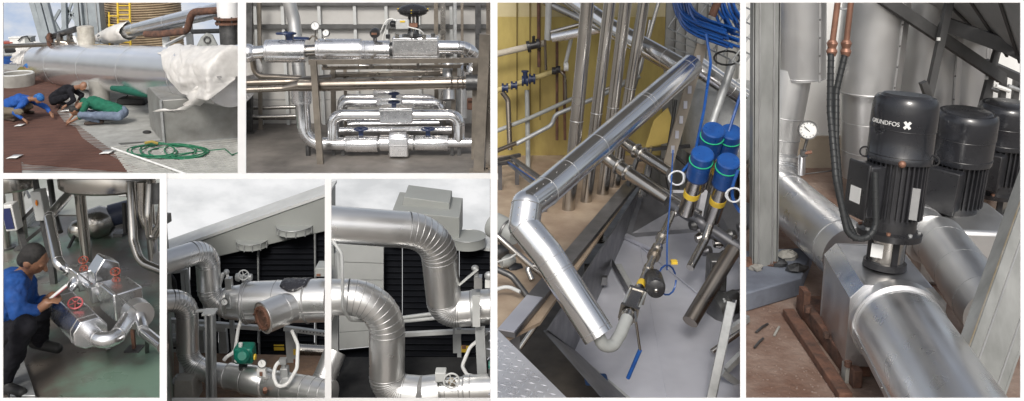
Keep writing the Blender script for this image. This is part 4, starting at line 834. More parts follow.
# ------- left picture pipes
Y4 = 8.8; u4 = WR(250, 300, Y4, 1)
def run(name, label, pts, r, gore=7, R=None, every=0, m=alu, minor=.03, cat='pipe'):
    return pipe(name, label, PX(pts), r, m, cat, R=R or r*2.0, gore=gore, every=every, minor=minor, n=28)
run('insulated_pipe', 'upper clad elbow pipe coming from the left and dropping into the large header', [(160, 264, 8.3), (207, 249, 8.75), (210, 304, 8.75), (240, 303, 8.8)], u4*11.5, 8, R=u4*17)
t = thing('insulated_pipe', W(280, 325, Y4), 'large clad header with an open rusty nozzle and black taped patch', 'pipe')
A, B = W(222, 303, Y4), W(330, 300, Y4-.1)
h = MB().lathe(A, B, [(0, u4*14), (.08, u4*16.5), (.2, u4*18), (.21, u4*20.5), (1, u4*21.5)], 40).build('cladding', alu, t)
for f, rr, mi in ((.235, 21, .05), (.26, 21, .02), (.52, 21.2, .012), (.80, 21.5, .05), (.05, 16, .04)): ring(h, A.lerp(B, f), B-A, u4*rr, mi, m=seamm)
n0, n1 = W(294, 305, Y4-.16), W(263, 318, Y4-.42)
nz = MB().tube([n0, n1], u4*15.5, 36, 'a').build('nozzle', alu, t); ring(nz, n1, n1-n0, u4*15.5, .03)
d = (n1-n0).normalized(); ring(nz, n0.lerp(n1, .35), d, u4*15.5, .015)
MB().lathe(n1-d*.03, n1-d*.005, [(0, u4*15), (1, u4*15)], 32).build('insulation_face', mat('grey wool', (.30, .27, .24), .95), nz)
fl = MB().lathe(n1-d*.01, n1+d*.025, [(0, u4*12), (1, u4*12), (1, u4*9), (.3, u4*9)], 28).build('rusty_flange', copper, nz); MB().lathe(n1-d*.01, n1+d*.008, [(0, u4*8.9), (1, u4*8.9)], 24).build('blind_plate', rust, nz)
for k in range(8): q = Matrix.Rotation(k*math.pi/4, 3, d) @ d.orthogonal().normalized(); MB().lathe(n1+d*.02+q*u4*10.5, n1+d*.045+q*u4*10.5, [(0, .011), (1, .011)], 6).build('bolt', rust, fl)
# black taped patch
vs, fs = [], []; ax4 = (B-A).normalized()
for j in range(11):
    for i in range(13):
        a = -1.0+i/12*1.75; f = .575+.24*(j/10); wv = .05*math.sin(math.pi*j/10)
        vs.append(A.lerp(B, f)+Matrix.Rotation(a*(.6+.4*math.sin(math.pi*j/10)), 3, ax4) @ V((0, 0, 1))*(u4*21.5+.012+.012*noise.noise(V((i*.8, j*.8, 0)))))
for j in range(10):
    for i in range(12): k = j*13+i; fs.append((k, k+1, k+14, k+13))
MB().add(vs, fs).build('taped_patch', mat('black tape', (.02, .02, .025), .3, 0, (.03, .03, .035), 8, .6, 30), t, thick=.008, ang=70)
MB().bar(A.lerp(B, .26)+V((0, -u4*21.2, -.04)), B+V((0, -u4*21.8, -.04)), .008, .02).build('lap_joint', seamm, h)
gauge(t, W(224.5, 302, Y4-.26), (.1, -1, .15), u4*3.6, W(225, 314, Y4-.2)); MB().box(W(228, 301, Y4-.2), (u4*2, .02, u4*7.5)).build('gauge_bracket', galv, t)
q = pbox(225, 279, 231, 290, Y4-.06, .07).build('nozzle_box', alu2, t); MB().tube(PX([(228, 280, Y4), (227, 272, Y4), (223, 274, Y4), (219, 286, Y4)]), .02, 8).build('impulse_line', whitep, t); MB().ell(W(226.5, 272, Y4), (.03, .03, .03)).build('valve_head', galv, t)
handwheel(t, W(243.5, 275, Y4-.05), (.2, -1, .2), u4*4.8, lgpaint, 5); MB().lathe(W(236, 277, Y4-.02), W(252, 277, Y4-.02), [(0, u4*3.6), (.2, u4*4.4), (.3, u4*2.2), (.7, u4*2.2), (.8, u4*3.4), (1, u4*3)], 18).build('small_valve', galv, t)
MB().tube([W(244, 277, Y4), W(244, 286, Y4)], u4*2, 10).build('valve_stem', galv, t)
q = pbox(315, 268, 326, 277, Y4-.2, .2).build('junction_box', gpaint, t, bev=.01); MB().box(W(318.5, 275, Y4-.21), (.02, .004, .012)).build('tag', copper, q)
# lower left pipe and lower header
run('insulated_pipe', 'lower clad elbow pipe at the left turning down and along the ground', [(160, 301, 8.35), (187, 300, 8.5), (188, 362, 8.5), (213, 374, 8.45), (240, 379, 8.4)], u4*10.5, 8, R=u4*17)
t = thing('insulated_pipe', W(270, 398, 8.2), 'lower clad header slanting down to the right under the green actuator', 'pipe')
A, B = W(214, 373, 8.42), W(332, 395, 8.0); h = MB().lathe(A, B, [(0, u4*10.5), (.12, u4*11), (.13, u4*12.5), (.28, u4*12.5), (.29, u4*14), (.45, u4*14), (.46, u4*13), (1, u4*13.5)], 36).build('cladding', alu, t)
for f, rr in ((.13, 12.6), (.28, 14), (.45, 14), (.62, 13.2), (.78, 13.3), (.86, 13.4), (.93, 13.5)): ring(h, A.lerp(B, f), B-A, u4*rr, .03)
pipe('insulated_pipe', 'clad elbow rising at the right end of the lower header', PX([(300, 398, 8.25), (322, 384, 8.3), (335, 352, 8.5)]), u4*11, alu2, R=u4*18, gore=5)
t2 = thing('actuator', W(242, 370, 8.25), 'green rotary valve actuator on the lower header', 'actuator'); tealm = mat('teal green paint', (.005, .19, .13), .45, 0, (.005, .13, .09), 25)
pbox(233, 349, 252, 365, 8.2, .17).build('gear_case', tealm, t2, bev=.025); MB().lathe(W(242, 356, 8.18), W(242, 356, 8.1), [(0, u4*7), (.6, u4*7), (1, u4*4)], 16).build('cover', tealm, t2)
MB().lathe(W(252, 357, 8.27), W(256, 357, 8.27), [(0, u4*3), (1, u4*3)], 10).build('end_cap', yellowp, t2); MB().tube([W(243, 365, 8.28), W(243, 374, 8.3)], u4*4, 14).build('neck', dsteel, t2); MB().tube([W(240.5, 349, 8.25), W(240.5, 343, 8.25)], .02, 8).build('indicator', whitep, t2); MB().ell(W(236, 361, 8.17), (.018, .01, .018)).build('cap_screw', whitep, t2)
gauge(t, W(262, 363.5, 8.15), (.1, -1, .3), u4*4.2, W(262, 378, 8.25)); q = pbox(257, 369.5, 265.5, 377, 8.12, .05).build('gauge_block', whitep, t); MB().box(W(261, 374, 8.11), (.014, .006, .02)).build('valve_tag', copper, q)
q = pbox(280, 369, 287.5, 381.5, 8.1, .09).build('nozzle_box', galv, t, bev=.008); MB().tube([W(283.5, 369, 8.15), W(283.5, 360, 8.15)], .022, 8).build('sensor_stem', galv, t); MB().box(W(283, 361, 8.14), (.035, .03, .025)).build('sensor_head', galv, t)
MB().lathe(W(265, 392, 8.04), W(265, 389, 8.0), [(0, .022), (1, .022)], 10).build('red_plug', copper, t)
def cable(label, pts, r=.018, m=whitep): tag(MB().tube(path(PX(pts), .12, 6), r, 8).build('cable', m), label, 'cable')
cable('white conduit looping down over the lower header', [(292, 331, 8.55), (298, 345, 8.3), (297, 368, 8.1), (288, 384, 7.95), (278, 388, 7.95), (273, 376, 8.0), (276, 364, 8.1), (282, 360, 8.15)])
cable('white conduit running from the large header to the green actuator', [(241, 320, 8.7), (238, 330, 8.6), (235, 352, 8.4), (226, 357, 8.35), (224, 360, 8.35)])
# frames
t = thing('pipe_support', V((col_x(210, 8.3, 398), 8.3, Z4)), 'grey channel post in front of the lower left pipe', 'post')
for s in (207.2, 213.2): MB().bar(W(s, 313, 8.22), V((W(s+.5, 398, 8.22).x, 8.22, Z4)), .018, .1, (0, 1, 0)).build('flange', framep, t)
MB().bar(W(210.2, 313, 8.26), V((W(210.7, 398, 8.26).x, 8.26, Z4)), .06, .014, (0, 1, 0)).build('web', framep, t)
MB().box(W(210, 312, 8.26), (.06, .07, .01)).build('top_plate', lgpaint, t); MB().bar(W(196, 311, 8.3), W(208, 310, 8.3), .05, .014).build('arm', lgpaint, t)
t = thing('steel_frame_rack', V((col_x(250, 9.6, 360), 9.6, Z4)), 'grey equipment frame with beams under the large header', 'frame')
for (x, y0, w, Y) in ((201, 328, .06, 9.5), (223, 326, .075, 9.5), (231.5, 318, .045, 9.3), (291, 330, .11, 9.3), (170, 320, .06, 9.8), (204.5, 290, .05, 9.9)): MB().bar(W(x, y0, Y), V((W(x, y0, Y).x, Y, Z4)), w, w*.9, (0, 1, 0)).build('post', framep, t)
for (x0, y0, x1, y1, Y, h_) in ((212, 324, 262, 328, 9.4, .05), (284, 328, 330, 334, 9.3, .05), (164, 320, 212, 323, 9.7, .05), (164, 356, 186, 360, 9.7, .09), (198, 327, 226, 329, 9.45, .05)): MB().bar(W(x0, y0, Y), W(x1, y1, Y), .05, h_).build('beam', lgpaint, t)
for k in range(9): MB().lathe(W(300+k*3.4, 331+k*.4, 9.26), W(300+k*3.4, 331+k*.4, 9.28), [(0, .008), (1, .008)], 8).build('bolt_hole', black, t)
t = thing('window_frame', W(176, 300, 11.4), 'pale double window post at the left edge of the tower', 'post')
for x in (182.5, 187): MB().bar(W(x, 271, 11.6), V((W(x+1, 330, 11.6).x, 11.6, 0)), .045, .05, (0, 1, 0)).build('jamb', lgpaint, t)
MB().bar(W(166, 272, 11.6), W(188, 270, 11.6), .05, .045).build('head', lgpaint, t); MB().tube(path(PX([(164, 272, 11.5), (174, 275, 11.5), (176, 296, 11.5)]), .2), .03, 8).build('hose', blackr, t)
for (x, y, l) in ((175, 340, 'small grey motor on the left equipment frame'), (203, 356, 'white round eye bracket behind the channel post')):
    t = thing('motor', W(x, y+6, 9.55), l, 'motor'); a = W(x, y, 9.6); MB().lathe(a-V((.07, 0, 0)), a+V((.07, 0, 0)), [(0, .05), (.2, .075), (.9, .075), (1, .05)], 18).build('case', gpaint if x < 180 else lgpaint, t); ring(t, a-V((0, .05, 0)), (0, 1, 0), .05, .2, 'face_ring', lgpaint); MB().bar(a, V((a.x, a.y, Z4)), .05, .05).build('stand', dsteel, t)
t = thing('pedestal', V((col_x(183, 8.3, 395), 8.35, Z4)), 'grey concrete block with bolts at the lower left corner of the yard', 'pedestal')
c = W(183, 389, 8.35); MB().prism([W(173, 404, 8.25), W(195, 404, 8.25), W(192, 380, 8.25), W(174, 380, 8.25)], (0, .25, 0)).build('block', concrete, t, bev=.012); MB().box(W(183, 379.5, 8.38), (.1, .1, .01)).build('base_plate', gpaint, t); MB().bar(W(182, 379, 8.4), W(182, 350, 8.45), .045, .045).build('post', framep, t)
for x in (176, 190): MB().tube([W(x, 380, 8.33), W(x, 376, 8.33)], .012, 6).build('bolt', galv, t)
for i, (y, l) in enumerate(((350, 'upper silver pipe behind the right frame post'), (363, 'lower silver pipe behind the right frame post'))): pipe('steel_pipe', l, PX([(299, y, 9.9), (331, y+2, 9.9)]), .075, steel)
for (x, y, w, h_, l) in ((279, 347.5, 5, 3, 'yellow warning sticker on the dark tower base'), (295, 352, 1.5, 3, 'small yellow tag on the right frame post'), (295, 362, 1.5, 3, 'small orange tag low on the right frame post')):
    Y = 12.5 if x < 290 else 9.24; p = W(x, y, Y); tag(MB().box(p, (M(p, w), .006, M(p, h_))).build('sticker', yellowp if w > 2 or y < 360 else copper), l, 'sticker')
# ------- right picture pipes
Y5 = 8.9; u5 = WR(410, 300, Y5, 1)
run('insulated_pipe', 'upper clad pipe from the left making an S bend down to the right', [(328, 224, 8.45), (437, 232, 8.75), (445, 311, 8.9), (472, 308, 8.9), (494, 306, 8.9)], u5*17.5, 10, R=[u5*38, u5*27, u5*20], minor=.02)
run('insulated_pipe', 'lower clad pipe from the left turning straight down near the camera', [(328, 297, 8.35), (387, 297, 8.4), (387, 391, 8.4), (422, 394, 8.35), (440, 392, 8.35)], u5*17, 10, R=[u5*36, u5*22, u5*20], minor=.02)
t = thing('insulated_pipe', W(455, 398, 8.4), 'short clad header with a valve at the bottom right of the yard', 'pipe')
A, B = W(425, 391, 8.42), W(494, 388, 8.4); h = MB().lathe(A, B, [(0, u5*9), (.1, u5*9.5), (.12, u5*12), (.55, u5*12), (.56, u5*13.5), (1, u5*13.5)], 32).build('cladding', alu, t)
for f, rr in ((.13, 12), (.3, 12), (.5, 12), (.57, 13.5), (.66, 13.5)): ring(h, A.lerp(B, f), B-A, u5*rr, .03)
handwheel(t, W(451.5, 381, 8.2), (.1, -1, .15), u5*7.2, lgpaint, 5); MB().lathe(W(451.5, 381, 8.22), W(452, 383, 8.4), [(0, u5*3), (1, u5*4)], 14).build('bonnet', mat('tan bonnet', (.3, .23, .14), .6), t)
q = pbox(435, 373, 446, 382.5, 8.25, .12).build('switch_box', lgpaint, t, bev=.01); MB().lathe(W(440, 373, 8.3), W(440, 371, 8.3), [(0, .022), (1, .018)], 12).build('red_cap', redp, q); MB().tube([W(441, 382, 8.32), W(441, 388, 8.4)], .025, 8).build('stem', galv, q)
# strap, lever valve
t = thing('pipe_clamp', V((W(477, 330, 8.75).x, 8.75, Z4)), 'pale pipe clamp and bracket where the S bend meets its support', 'clamp'); c = W(476, 308, 8.9)
MB().lathe(c-V((u5*4.5, 0, 0)), c+V((u5*4.5, 0, 0)), [(0, u5*18.5), (1, u5*18.5), (1, u5*16)], 32).build('strap', galv, t)
pbox(472.5, 296, 480, 327, 8.55, .02).build('strap_leg', lgpaint, t)
MB().bar(W(480, 328, 8.7), V((W(483, 398, 8.7).x, 8.7, Z4)), .1, .09, (0, 1, 0)).build('post', framep, t)
q = pbox(474, 278, 482, 289, 8.8, .1).build('nozzle_box', alu2, t); MB().tube([W(476.5, 277, 8.85), W(475.5, 267.5, 8.85)], .025, 8).build('valve_stem', galv, q); MB().bar(W(459, 285, 8.8), W(478, 269, 8.8), .025, .02).build('lever', lgpaint, q); MB().ell(W(475, 268, 8.85), (.04, .04, .03)).build('valve_head', galv, q)
MB().ell(W(489, 276, 8.85), (.05, .04, .05)).build('valve_knob', galv, q); MB().box(W(489, 283, 8.85), (.04, .04, .04)).build('valve_block', whitep, q)
t = thing('steel_frame_rack', V((W(457, 380, 9.5).x, 9.5, Z4)), 'grey frame with a cross beam behind the S bend pipe', 'frame')
for (x, y0, w, Y) in ((455, 320, .05, 9.5), (459, 328, .045, 9.4), (488, 332, .05, 9.4)): MB().bar(W(x, y0, Y), V((W(x, y0, Y).x, Y, Z4)), w, w, (0, 1, 0)).build('post', framep, t)
for (x0, y0, x1, y1, Y) in ((400, 334.5, 456, 331.5, 9.6), (455, 331, 490, 331, 9.4)): MB().bar(W(x0, y0, Y), W(x1, y1, Y), .05, .045).build('beam', lgpaint, t)
for k, (y0, y1, l) in enumerate(((317.5, 312.5, 'upper of two pale conduits between the right hand pipes'), (321, 317, 'lower of two pale conduits between the right hand pipes'))): pipe('conduit', l, PX([(396, y0+1, 9.7), (443-k*(-3), y1, 9.6)]), .022, lgpaint, cat='conduit')
t = thing('pipe_support', V((W(335, 398, 8.9).x, 8.9, Z4)), 'tall grey post at the left edge of the right hand picture', 'post')
MB().bar(W(334.5, 252, 9.0), V((W(336.5, 398, 9.0).x, 9.0, Z4)), .075, .07, (0, 1, 0)).build('shaft', framep, t); MB().box(W(332, 254, 9.0), (.03, .05, .12)).build('bracket', gpaint, t)
cable('white looped conduit hanging over the upper left pipe', [(333, 241, 8.25), (342, 254, 8.2), (342.5, 276, 8.1), (342.5, 308, 8.05), (350, 320, 8.2), (372, 321, 8.6)], .016, lgpaint)
cable('pale vertical cable beside the tall post', [(338.5, 250, 8.9), (340.5, 278, 8.9)], .03, lgpaint)
cable('white conduit curving down before the right frame', [(489, 331, 9.2), (470, 347, 9.1), (462, 366, 8.9), (467, 375, 8.7), (478, 377, 8.6)], .02)
t = thing('junction_box', W(483, 240, 12), 'orange warning sticker plate on the dark louvre by the right frame', 'sticker'); MB().box(W(465, 349, 12.4), (.07, .006, .05)).build('plate', yellowp, t); MB().box(W(464, 347, 12.39), (.03, .004, .03)).build('print', copper, t)
for k, (x, l) in enumerate(((350, 'left one of two cut channel stubs on the yard floor'), (360, 'right one of two cut channel stubs on the yard floor'))):
    t = thing('channel_stub', V((W(x, 398, 9.2).x, 9.2, Z4)), l, 'channel'); MB().bar(W(x-2, 397, 9.0), W(x+1, 388, 9.4), .08, .05).build('stub', galv, t); MB().bar(W(x-3+k, 378, 9.4), W(x-3+k, 398, 9.3), .02, .02).build('rod', dsteel, t)
struct(MB().prism([W(331, 381, 11.1), W(494, 381, 11.1), W(494, 386, 11.1), W(331, 386, 11.1)], (0, .06, 0)).build('yard_kerb', gpaint))
t = thing('actuator', W(490, 372, 8.5), 'edge of a green actuator just entering at the right border', 'actuator'); MB().lathe(W(492, 365, 8.4), W(488.6, 365, 8.4), [(0, u5*4.5), (1, u5*4)], 12).build('case', tealm, t); MB().tube([W(491, 368, 8.4), W(491, 380, 8.4)], .03, 8).build('neck', dsteel, t)

alu = MATS['aluminium cladding']
# ------------------------------------------------------------------ panel 6: looking down into a stainless sump crossed by a clad pipe
z = Z6; YK = 8.5
yel = mat('dirty yellow wall', (.48, .38, .12), .7, 0, (.26, .19, .06), 2.2, .15, 8, det=7, aniso=(1, 1, .3))
yel2 = mat('pale upper wall', (.58, .50, .30), .7, 0, (.45, .38, .2), 1.2, .1, 8, det=6)
beige = mat('beige floor', (.42, .33, .24), .6, 0, (.24, .17, .12), 2.2, .15, 9, det=7)
sus = mat('brushed sump steel', (.64, .65, .71), .38, .55, (.46, .47, .53), 1.2, det=4)
sus2 = mat('dark sump steel', (.22, .22, .23), .4, .8, (.14, .14, .15), 3, .06, 10)
# floors and walls
slab('wet_floor', [(494, 154), (655, 154), (630, 193), (540, 322), (494, 345)], z, beige, z-.02)
slab('pit_ground', [(490, 408), (744, 408), (744, 170), (490, 170)], 5.85, mat('dark wet concrete', (.10, .085, .07), .5, 0, (.05, .045, .04), 3, .2, 12), 0)
t = thing('yellow_wall', W(570, 140, YK), 'dirty yellow wall with a pale upper strip behind the vertical pipes', 'wall')
a, b, c = W(493, 154, YK), W(664, 60, YK), W(493, -6, YK); zl = W(520, 17, YK).z
MB().box(((a.x+b.x)/2, YK+.05, (z+zl)/2), ((b.x-a.x)/2, .05, (zl-z)/2)).build('lower_wall', yel, t); MB().box(((a.x+b.x)/2, YK+.06, (zl+c.z)/2+.001), ((b.x-a.x)/2, .05, (c.z-zl)/2)).build('upper_wall', yel2, t)
for px in (517, 530, 540): MB().bar(W(px, -4, YK-.005), W(px, 120, YK-.005), .012, .012, (0, 1, 0)).build('wall_seam', mat('wall seam', (.18, .13, .04), .8), t)
t = thing('grey_partition', W(700, 140, 8.3), 'grey corrugated partition behind the cable tray', 'wall'); gp = mat('grey cabinet sheet', (.40, .40, .385), .5, .3, (.30, .30, .29), 2)
a, b = W(652, -6, 8.6), W(742.5, 185, 8.6); MB().box(((a.x+b.x)/2, 8.66, (a.z+5.85)/2), ((b.x-a.x)/2, .04, (a.z-5.85)/2)).build('sheet', gp, t)
for k in range(9): x = W(656+k*10.5, 60, 8.6).x; MB().box((x, 8.6, (a.z+5.85)/2), (.025, .025, (a.z-5.85)/2)).build('rib', gp, t)
# sump tray
def pitz(y): return 6.12+ (398-y)/(398-235)*.22
def PT(x, y): return G(x, y, pitz(y))
t = thing('sump_tray', G(650, 330, 6.1), 'open stainless sump tray with a lit floor under the valve line', 'tray')
fl = [PT(575, 350), PT(634, 404), PT(746, 404), PT(746, 262), PT(700, 232), PT(625, 238)]
MB().prism(fl, (0, 0, -.015)).build('bottom_sheet', sus, t)
rim = [G(562, 330, z), G(640, 192, z-.05)]                                  # left wall of the tray up to floor level
MB().prism([PT(575, 350), PT(625, 238), G(640, 190, z), G(548, 330, z)], (-.012, 0, -.004)).build('side_wall', sus2, t)
MB().prism([PT(625, 238), PT(700, 232), G(708, 190, z+.02), G(640, 190, z)], (0, .015, 0)).build('back_wall', sus2, t)
MB().prism([PT(700, 232), PT(746, 262), G(752, 205, z+.02), G(708, 190, z+.02)], (.01, .015, 0)).build('right_wall', sus2, t)
MB().prism([PT(575, 350), PT(634, 404), G(618, 414, z-.35), G(545, 330, z-.02)], (-.01, -.012, 0)).build('near_wall', sus2, t)
MB().bar(PT(568, 352)+V((0, 0, .02)), PT(630, 404)+V((0, 0, .02)), .02, .03).build('fold', galv, t); MB().bar(PT(640, 245)+V((0, 0, .006)), PT(668, 404)+V((0, 0, .006)), .006, .01).build('weld_line', sus, t); MB().bar(PT(640, 247)+V((0, 0, .006)), PT(742, 330)+V((0, 0, .006)), .006, .01).build('weld_line', sus, t)
MB().bar(PT(625, 238)+V((0, 0, .02)), PT(655, 252)+V((0, 0, .02)), .05, .03).build('ledge', sus, t)
for (x, y) in ((588, 276), (603, 288)): MB().box(PT(x, y)+V((0, 0, .06)), (.03, .02, .03)).build('clip', dsteel, t)
# beams over the edge
t = thing('steel_beam', G(560, 260, z), 'dark flat steel beam running diagonally above the sump edge', 'beam')
A, B = G(506, 334, z+.03), G(632, 183, z+.03); MB().bar(A, B, .11, .03).build('flange', sus2, t); MB().bar(A-V((.05, 0, .06)), B-V((.05, 0, .06)), .014, .12).build('web', sus2, t)
MB().bar(A+V((0, 0, .02)), A.lerp(B, .16)+V((0, 0, .02)), .10, .008).build('bright_end_plate', sus, t)
for f in (.05, .6): q = A.lerp(B, f); MB().bar(q, V((q.x, q.y, 5.85 if f < .1 else z)), .05, .05).build('leg', sus2, t)
# diamond plate with raised lozenges
t = thing('tread_plate', G(525, 380, z+.25), 'bright diamond tread plate at the lower left corner', 'tread plate'); zt6 = z+.25
tp = mat('tread plate metal', (.80, .80, .82), .3, .7, (.64, .64, .67), 3); pl = [G(490, 322, zt6), G(498, 330, zt6), G(573, 404, zt6), G(490, 404, zt6)]
MB().prism(pl, (0, 0, -.012)).build('plate', tp, t); lz = MB(); x0, y0 = pl[3].x, pl[3].y
e1 = (pl[2]-pl[1]).normalized(); e2 = V((-e1.y, e1.x, 0))
for i in range(-30, 40):
    for j in range(-34, 20):
        p = pl[1]+e1*(i*.042)+e2*(j*.042)
        if p.x < pl[0].x or p.y < pl[3].y or (p-pl[1]).dot(e2) > -.012: continue
        d = ((e1+e2) if (i+j) % 2 else (e1-e2)).normalized(); s = V((-d.y, d.x, 0)); p = p+V((0, 0, .0005))
        lz.add([p-d*.017, p+s*.0045, p+d*.017, p-s*.0045, p+V((0, 0, .0035))], [(0, 1, 4), (1, 2, 4), (2, 3, 4), (3, 0, 4)])
lz.build('lozenges', tp, t, kind='stuff')
q = G(505, 380, zt6); MB().box((q.x, q.y, (5.85+zt6)/2-.01), (.04, .04, (zt6-5.85)/2-.004)).build('leg', dsteel, t); MB().bar(pl[1]+V((0, 0, -.03)), pl[2]+V((0, 0, -.03)), .01, .05).build('edge', sus2, t)
# the clad pipe with two mitred bends
P = [W(691, 66, 6.7), W(545, 192, 5.05), W(527, 205, 4.87), W(524, 226, 4.8), W(547, 254, 4.7), W(599, 336, 4.5)]
rp = WR(599, 330, 4.5, 16.5); t = thing('insulated_pipe', W(600, 345, 4.5), 'clad pipe with a riveted mitred elbow crossing above the sump', 'pipe')
for i in range(5):
    o = MB().tube([P[i], P[i+1]], rp, 36, True).build(('straight_section', 'elbow_gore', 'elbow_gore', 'elbow_gore', 'straight_section')[i], alu, t)
    d = (P[i+1]-P[i]).normalized(); L = (P[i+1]-P[i]).length
    for f in ([.05, .36, .38, .7, .88] if i == 0 else [.07, .22, .25, .93] if i == 4 else []): ring(o, P[i].lerp(P[i+1], f), d, rp, .018)
    if i in (1, 2, 3): ring(o, P[i], d, rp*1.005, .03)
    for f in ([.9, .95] if i == 0 else [.35, .7] if i < 4 else [.1, .3]):      # rivets facing the viewer
        w = -(P[i]-C0).normalized(); w = (w-d*w.dot(d)).normalized(); s = d.cross(w)
        for a in ((-.5, .5) if f > .3 else (0,)): MB().ell(P[i].lerp(P[i+1], f)+(w*math.cos(a)+s*math.sin(a))*rp*1.005, (.004, .004, .004), None, 8, 5).build('rivet', steel, o)
for i in (1, 2, 3, 4): MB().ell(P[i], (rp*.999,)*3, None, 28, 18).build('mitre', alu, t)
w = V((0, -.45, .9)); 
for (i, off) in ((0, .3), (4, -.2)):
    d = (P[i+1]-P[i]).normalized(); ww = (V((off, -.6, .75))-d*V((off, -.6, .75)).dot(d)).normalized(); MB().bar(P[i]+ww*rp*1.0, P[i+1]+ww*rp*1.0, .004, .012, ww).build('lap_joint', seamm, t)
pipe('insulated_pipe', 'thinner clad pipe coming down from the top left to the upper joint', PX([(552, -14, 8.35), (611, 27, 7.9), (684, 68, 7.35)]), WR(650, 50, 7.5, 9), alu, every=.35)
pipe('steel_pipe', 'slim pipe running close under the thinner clad pipe', PX([(545, 2, 8.35), (600, 28, 7.95), (676, 72, 7.5)]), WR(650, 50, 7.5, 4), steel)
pipe('insulated_pipe', 'clad pipe going right from the upper joint behind the ladder bar', PX([(692, 62, 7.3), (742.5, 97, 7.4)]), WR(700, 70, 7.3, 10), alu, every=.25)
pipe('steel_pipe', 'bright slanting pipe end among the yellow wall fittings', PX([(553, 38, 8.2), (604, 28, 8.0)]), .045, foil); pipe('steel_pipe', 'thin return pipe just above the bright slanting pipe end', PX([(551, 32, 8.25), (604, 18, 8.1)]), .018, steel)
# four tall pipes
for i, (xt, xb, yb, Y, rpx, l) in enumerate(((588.5, 563, 268, 6.9, 6.8, 'leftmost'), (611, 580, 252, 7.1, 6, 'second from the left'), (627, 597, 240, 7.3, 6.2, 'third from the left'), (645.5, 612, 200, 7.5, 5.8, 'rightmost'))):
    a, b = W(xt, -8, Y), W(xb, yb, Y); a = b+(a-b); t = thing('steel_pipe', b, l+' of the four tall stainless pipes crossing the yellow wall', 'pipe')
    q = a.lerp(b, 1) ; q2 = q+(b-a).normalized()*max(0, (q.z-z)/max(.01, -(b-a).normalized().z)); MB().tube([a, q2], M(W(xt, 60, Y), rpx), 22).build('shaft', steel, t); MB().lathe(q2, q2+V((0, 0, .015)), [(0, .09), (1, .09)], 18).build('floor_flange', steel, t)
    ring(t, a.lerp(b, .45), b-a, M(W(xt, 60, Y), rpx), .05, 'weld')
pipe('steel_pipe', 'thin bright rod right of the four tall pipes', PX([(661, -6, 8.2), (628, 110, 8.0)]), .018, steel)
# pipes and valves on the yellow wall
YV = 8.3
def wallpipe(label, pts, r, m): return pipe('steel_pipe', label, PX(pts), r, m, R=.08)
wallpipe('pale insulated pipe with a black valve high on the yellow wall', [(492, 55, YV), (545, 43, YV)], .03, mat('pale lagging', (.55, .50, .42), .8, 0, (.42, .38, .3), 8))
t = thing('valve', W(532, 50, 8.2), 'black flanged valve on the pale wall pipe', 'valve'); A, B = W(527, 47, 8.22), W(540, 44, 8.22)
MB().lathe(A, B, [(0, .055), (.25, .055), (.25, .035), (.75, .035), (.75, .055), (1, .055)], 16).build('body', black, t); MB().tube([A.lerp(B, .5), A.lerp(B, .5)+V((0, -.02, .09))], .014, 8).build('stem', black, t)
wallpipe('cream pipe with blue valves lower on the yellow wall', [(492, 92, YV), (562, 69, YV)], .024, mat('cream lagging', (.55, .45, .2), .7)); 
t = thing('valve', W(528, 85, 8.2), 'blue gate valve group on the cream wall pipe', 'valve')
for (x, y, r) in ((505, 89, .045), (514, 86.5, .04), (525, 82, .05), (532, 80, .05)): p = W(x, y, 8.22); MB().lathe(p-V((.03, 0, -.01)), p+V((.03, 0, .01)), [(0, r), (.3, r), (.3, r*.65), (.7, r*.65), (.7, r), (1, r)], 14).build('flange', dblue, t)
MB().tube([W(526, 82, 8.2), W(525, 72, 8.2)], .022, 10).build('bonnet', dblue, t); MB().lathe(W(525, 72, 8.2), W(525, 70.5, 8.2), [(0, .035), (1, .035)], 12).build('handle', dblue, t)
t = thing('valve', W(560, 76, 8.2), 'black and white small valve at the right end of the cream pipe', 'valve')
for (x, y, r, m) in ((554, 71.5, .035, black), (558, 70, .035, black), (566, 67.5, .04, whitep)): p = W(x, y, 8.2); MB().lathe(p-V((.02, 0, -.006)), p+V((.02, 0, .006)), [(0, r), (1, r)], 12).build('flange', m, t)
MB().tube(path(PX([(560, 71, 8.2), (565, 76, 8.2), (566, 100, 8.2)]), .04), .014, 8).build('tail_pipe', steelb, t)
for (pts, r, m, l) in (([(538.5, -5, 8.25), (539, 67, 8.25)], .016, rust, 'thin rusty dropper left of the bright slanting pipe'), ([(549, -5, 8.28), (547.5, 40, 8.28)], .03, lgpaint, 'grey vertical pipe above the slanting pipe end'), ([(557, 38, 8.3), (557, 140, 8.3)], .014, rust, 'rusty vertical rod in the middle of the yellow wall'), ([(564, 70, 8.3), (565, 140, 8.3)], .014, rust, 'second rusty vertical rod nearer the tall pipes'),
                       ([(527, 90, 8.3), (528, 150, 8.2), (528, 172, 8.0)], .022, gpaint, 'grey dropper below the blue valves'), ([(572, 35, 8.3), (565, 66, 8.3)], .018, lgpaint, 'pale slanted pipe beside the bright slanting pipe end'), ([(502, 92, 8.2), (508, 100, 8.2), (510, 150, 8.1)], .024, steelb, 'bent brown pipe at the left edge of the yellow wall'),
                       ([(494, 132, 8.2), (530, 118, 8.2), (574, 98, 8.2)], .02, gpaint, 'thin pipe climbing along the wall foot'), ([(516, 144, 7.9), (552, 125, 8.0), (555, 115, 8.0), (600, 96, 8.0), (640, 76, 8.0)], .02, galv, 'long thin pipe with a kink near the wall foot'), ([(494, 152, 7.8), (516, 143, 7.9)], .02, steelb, 'short brown pipe at the left of the wall foot'),
                       ([(545, 40, 8.15), (546, 70, 8.2)], .012, steelb, 'thin chain like drain under the black valve')):
    wallpipe(l, pts, r, m)
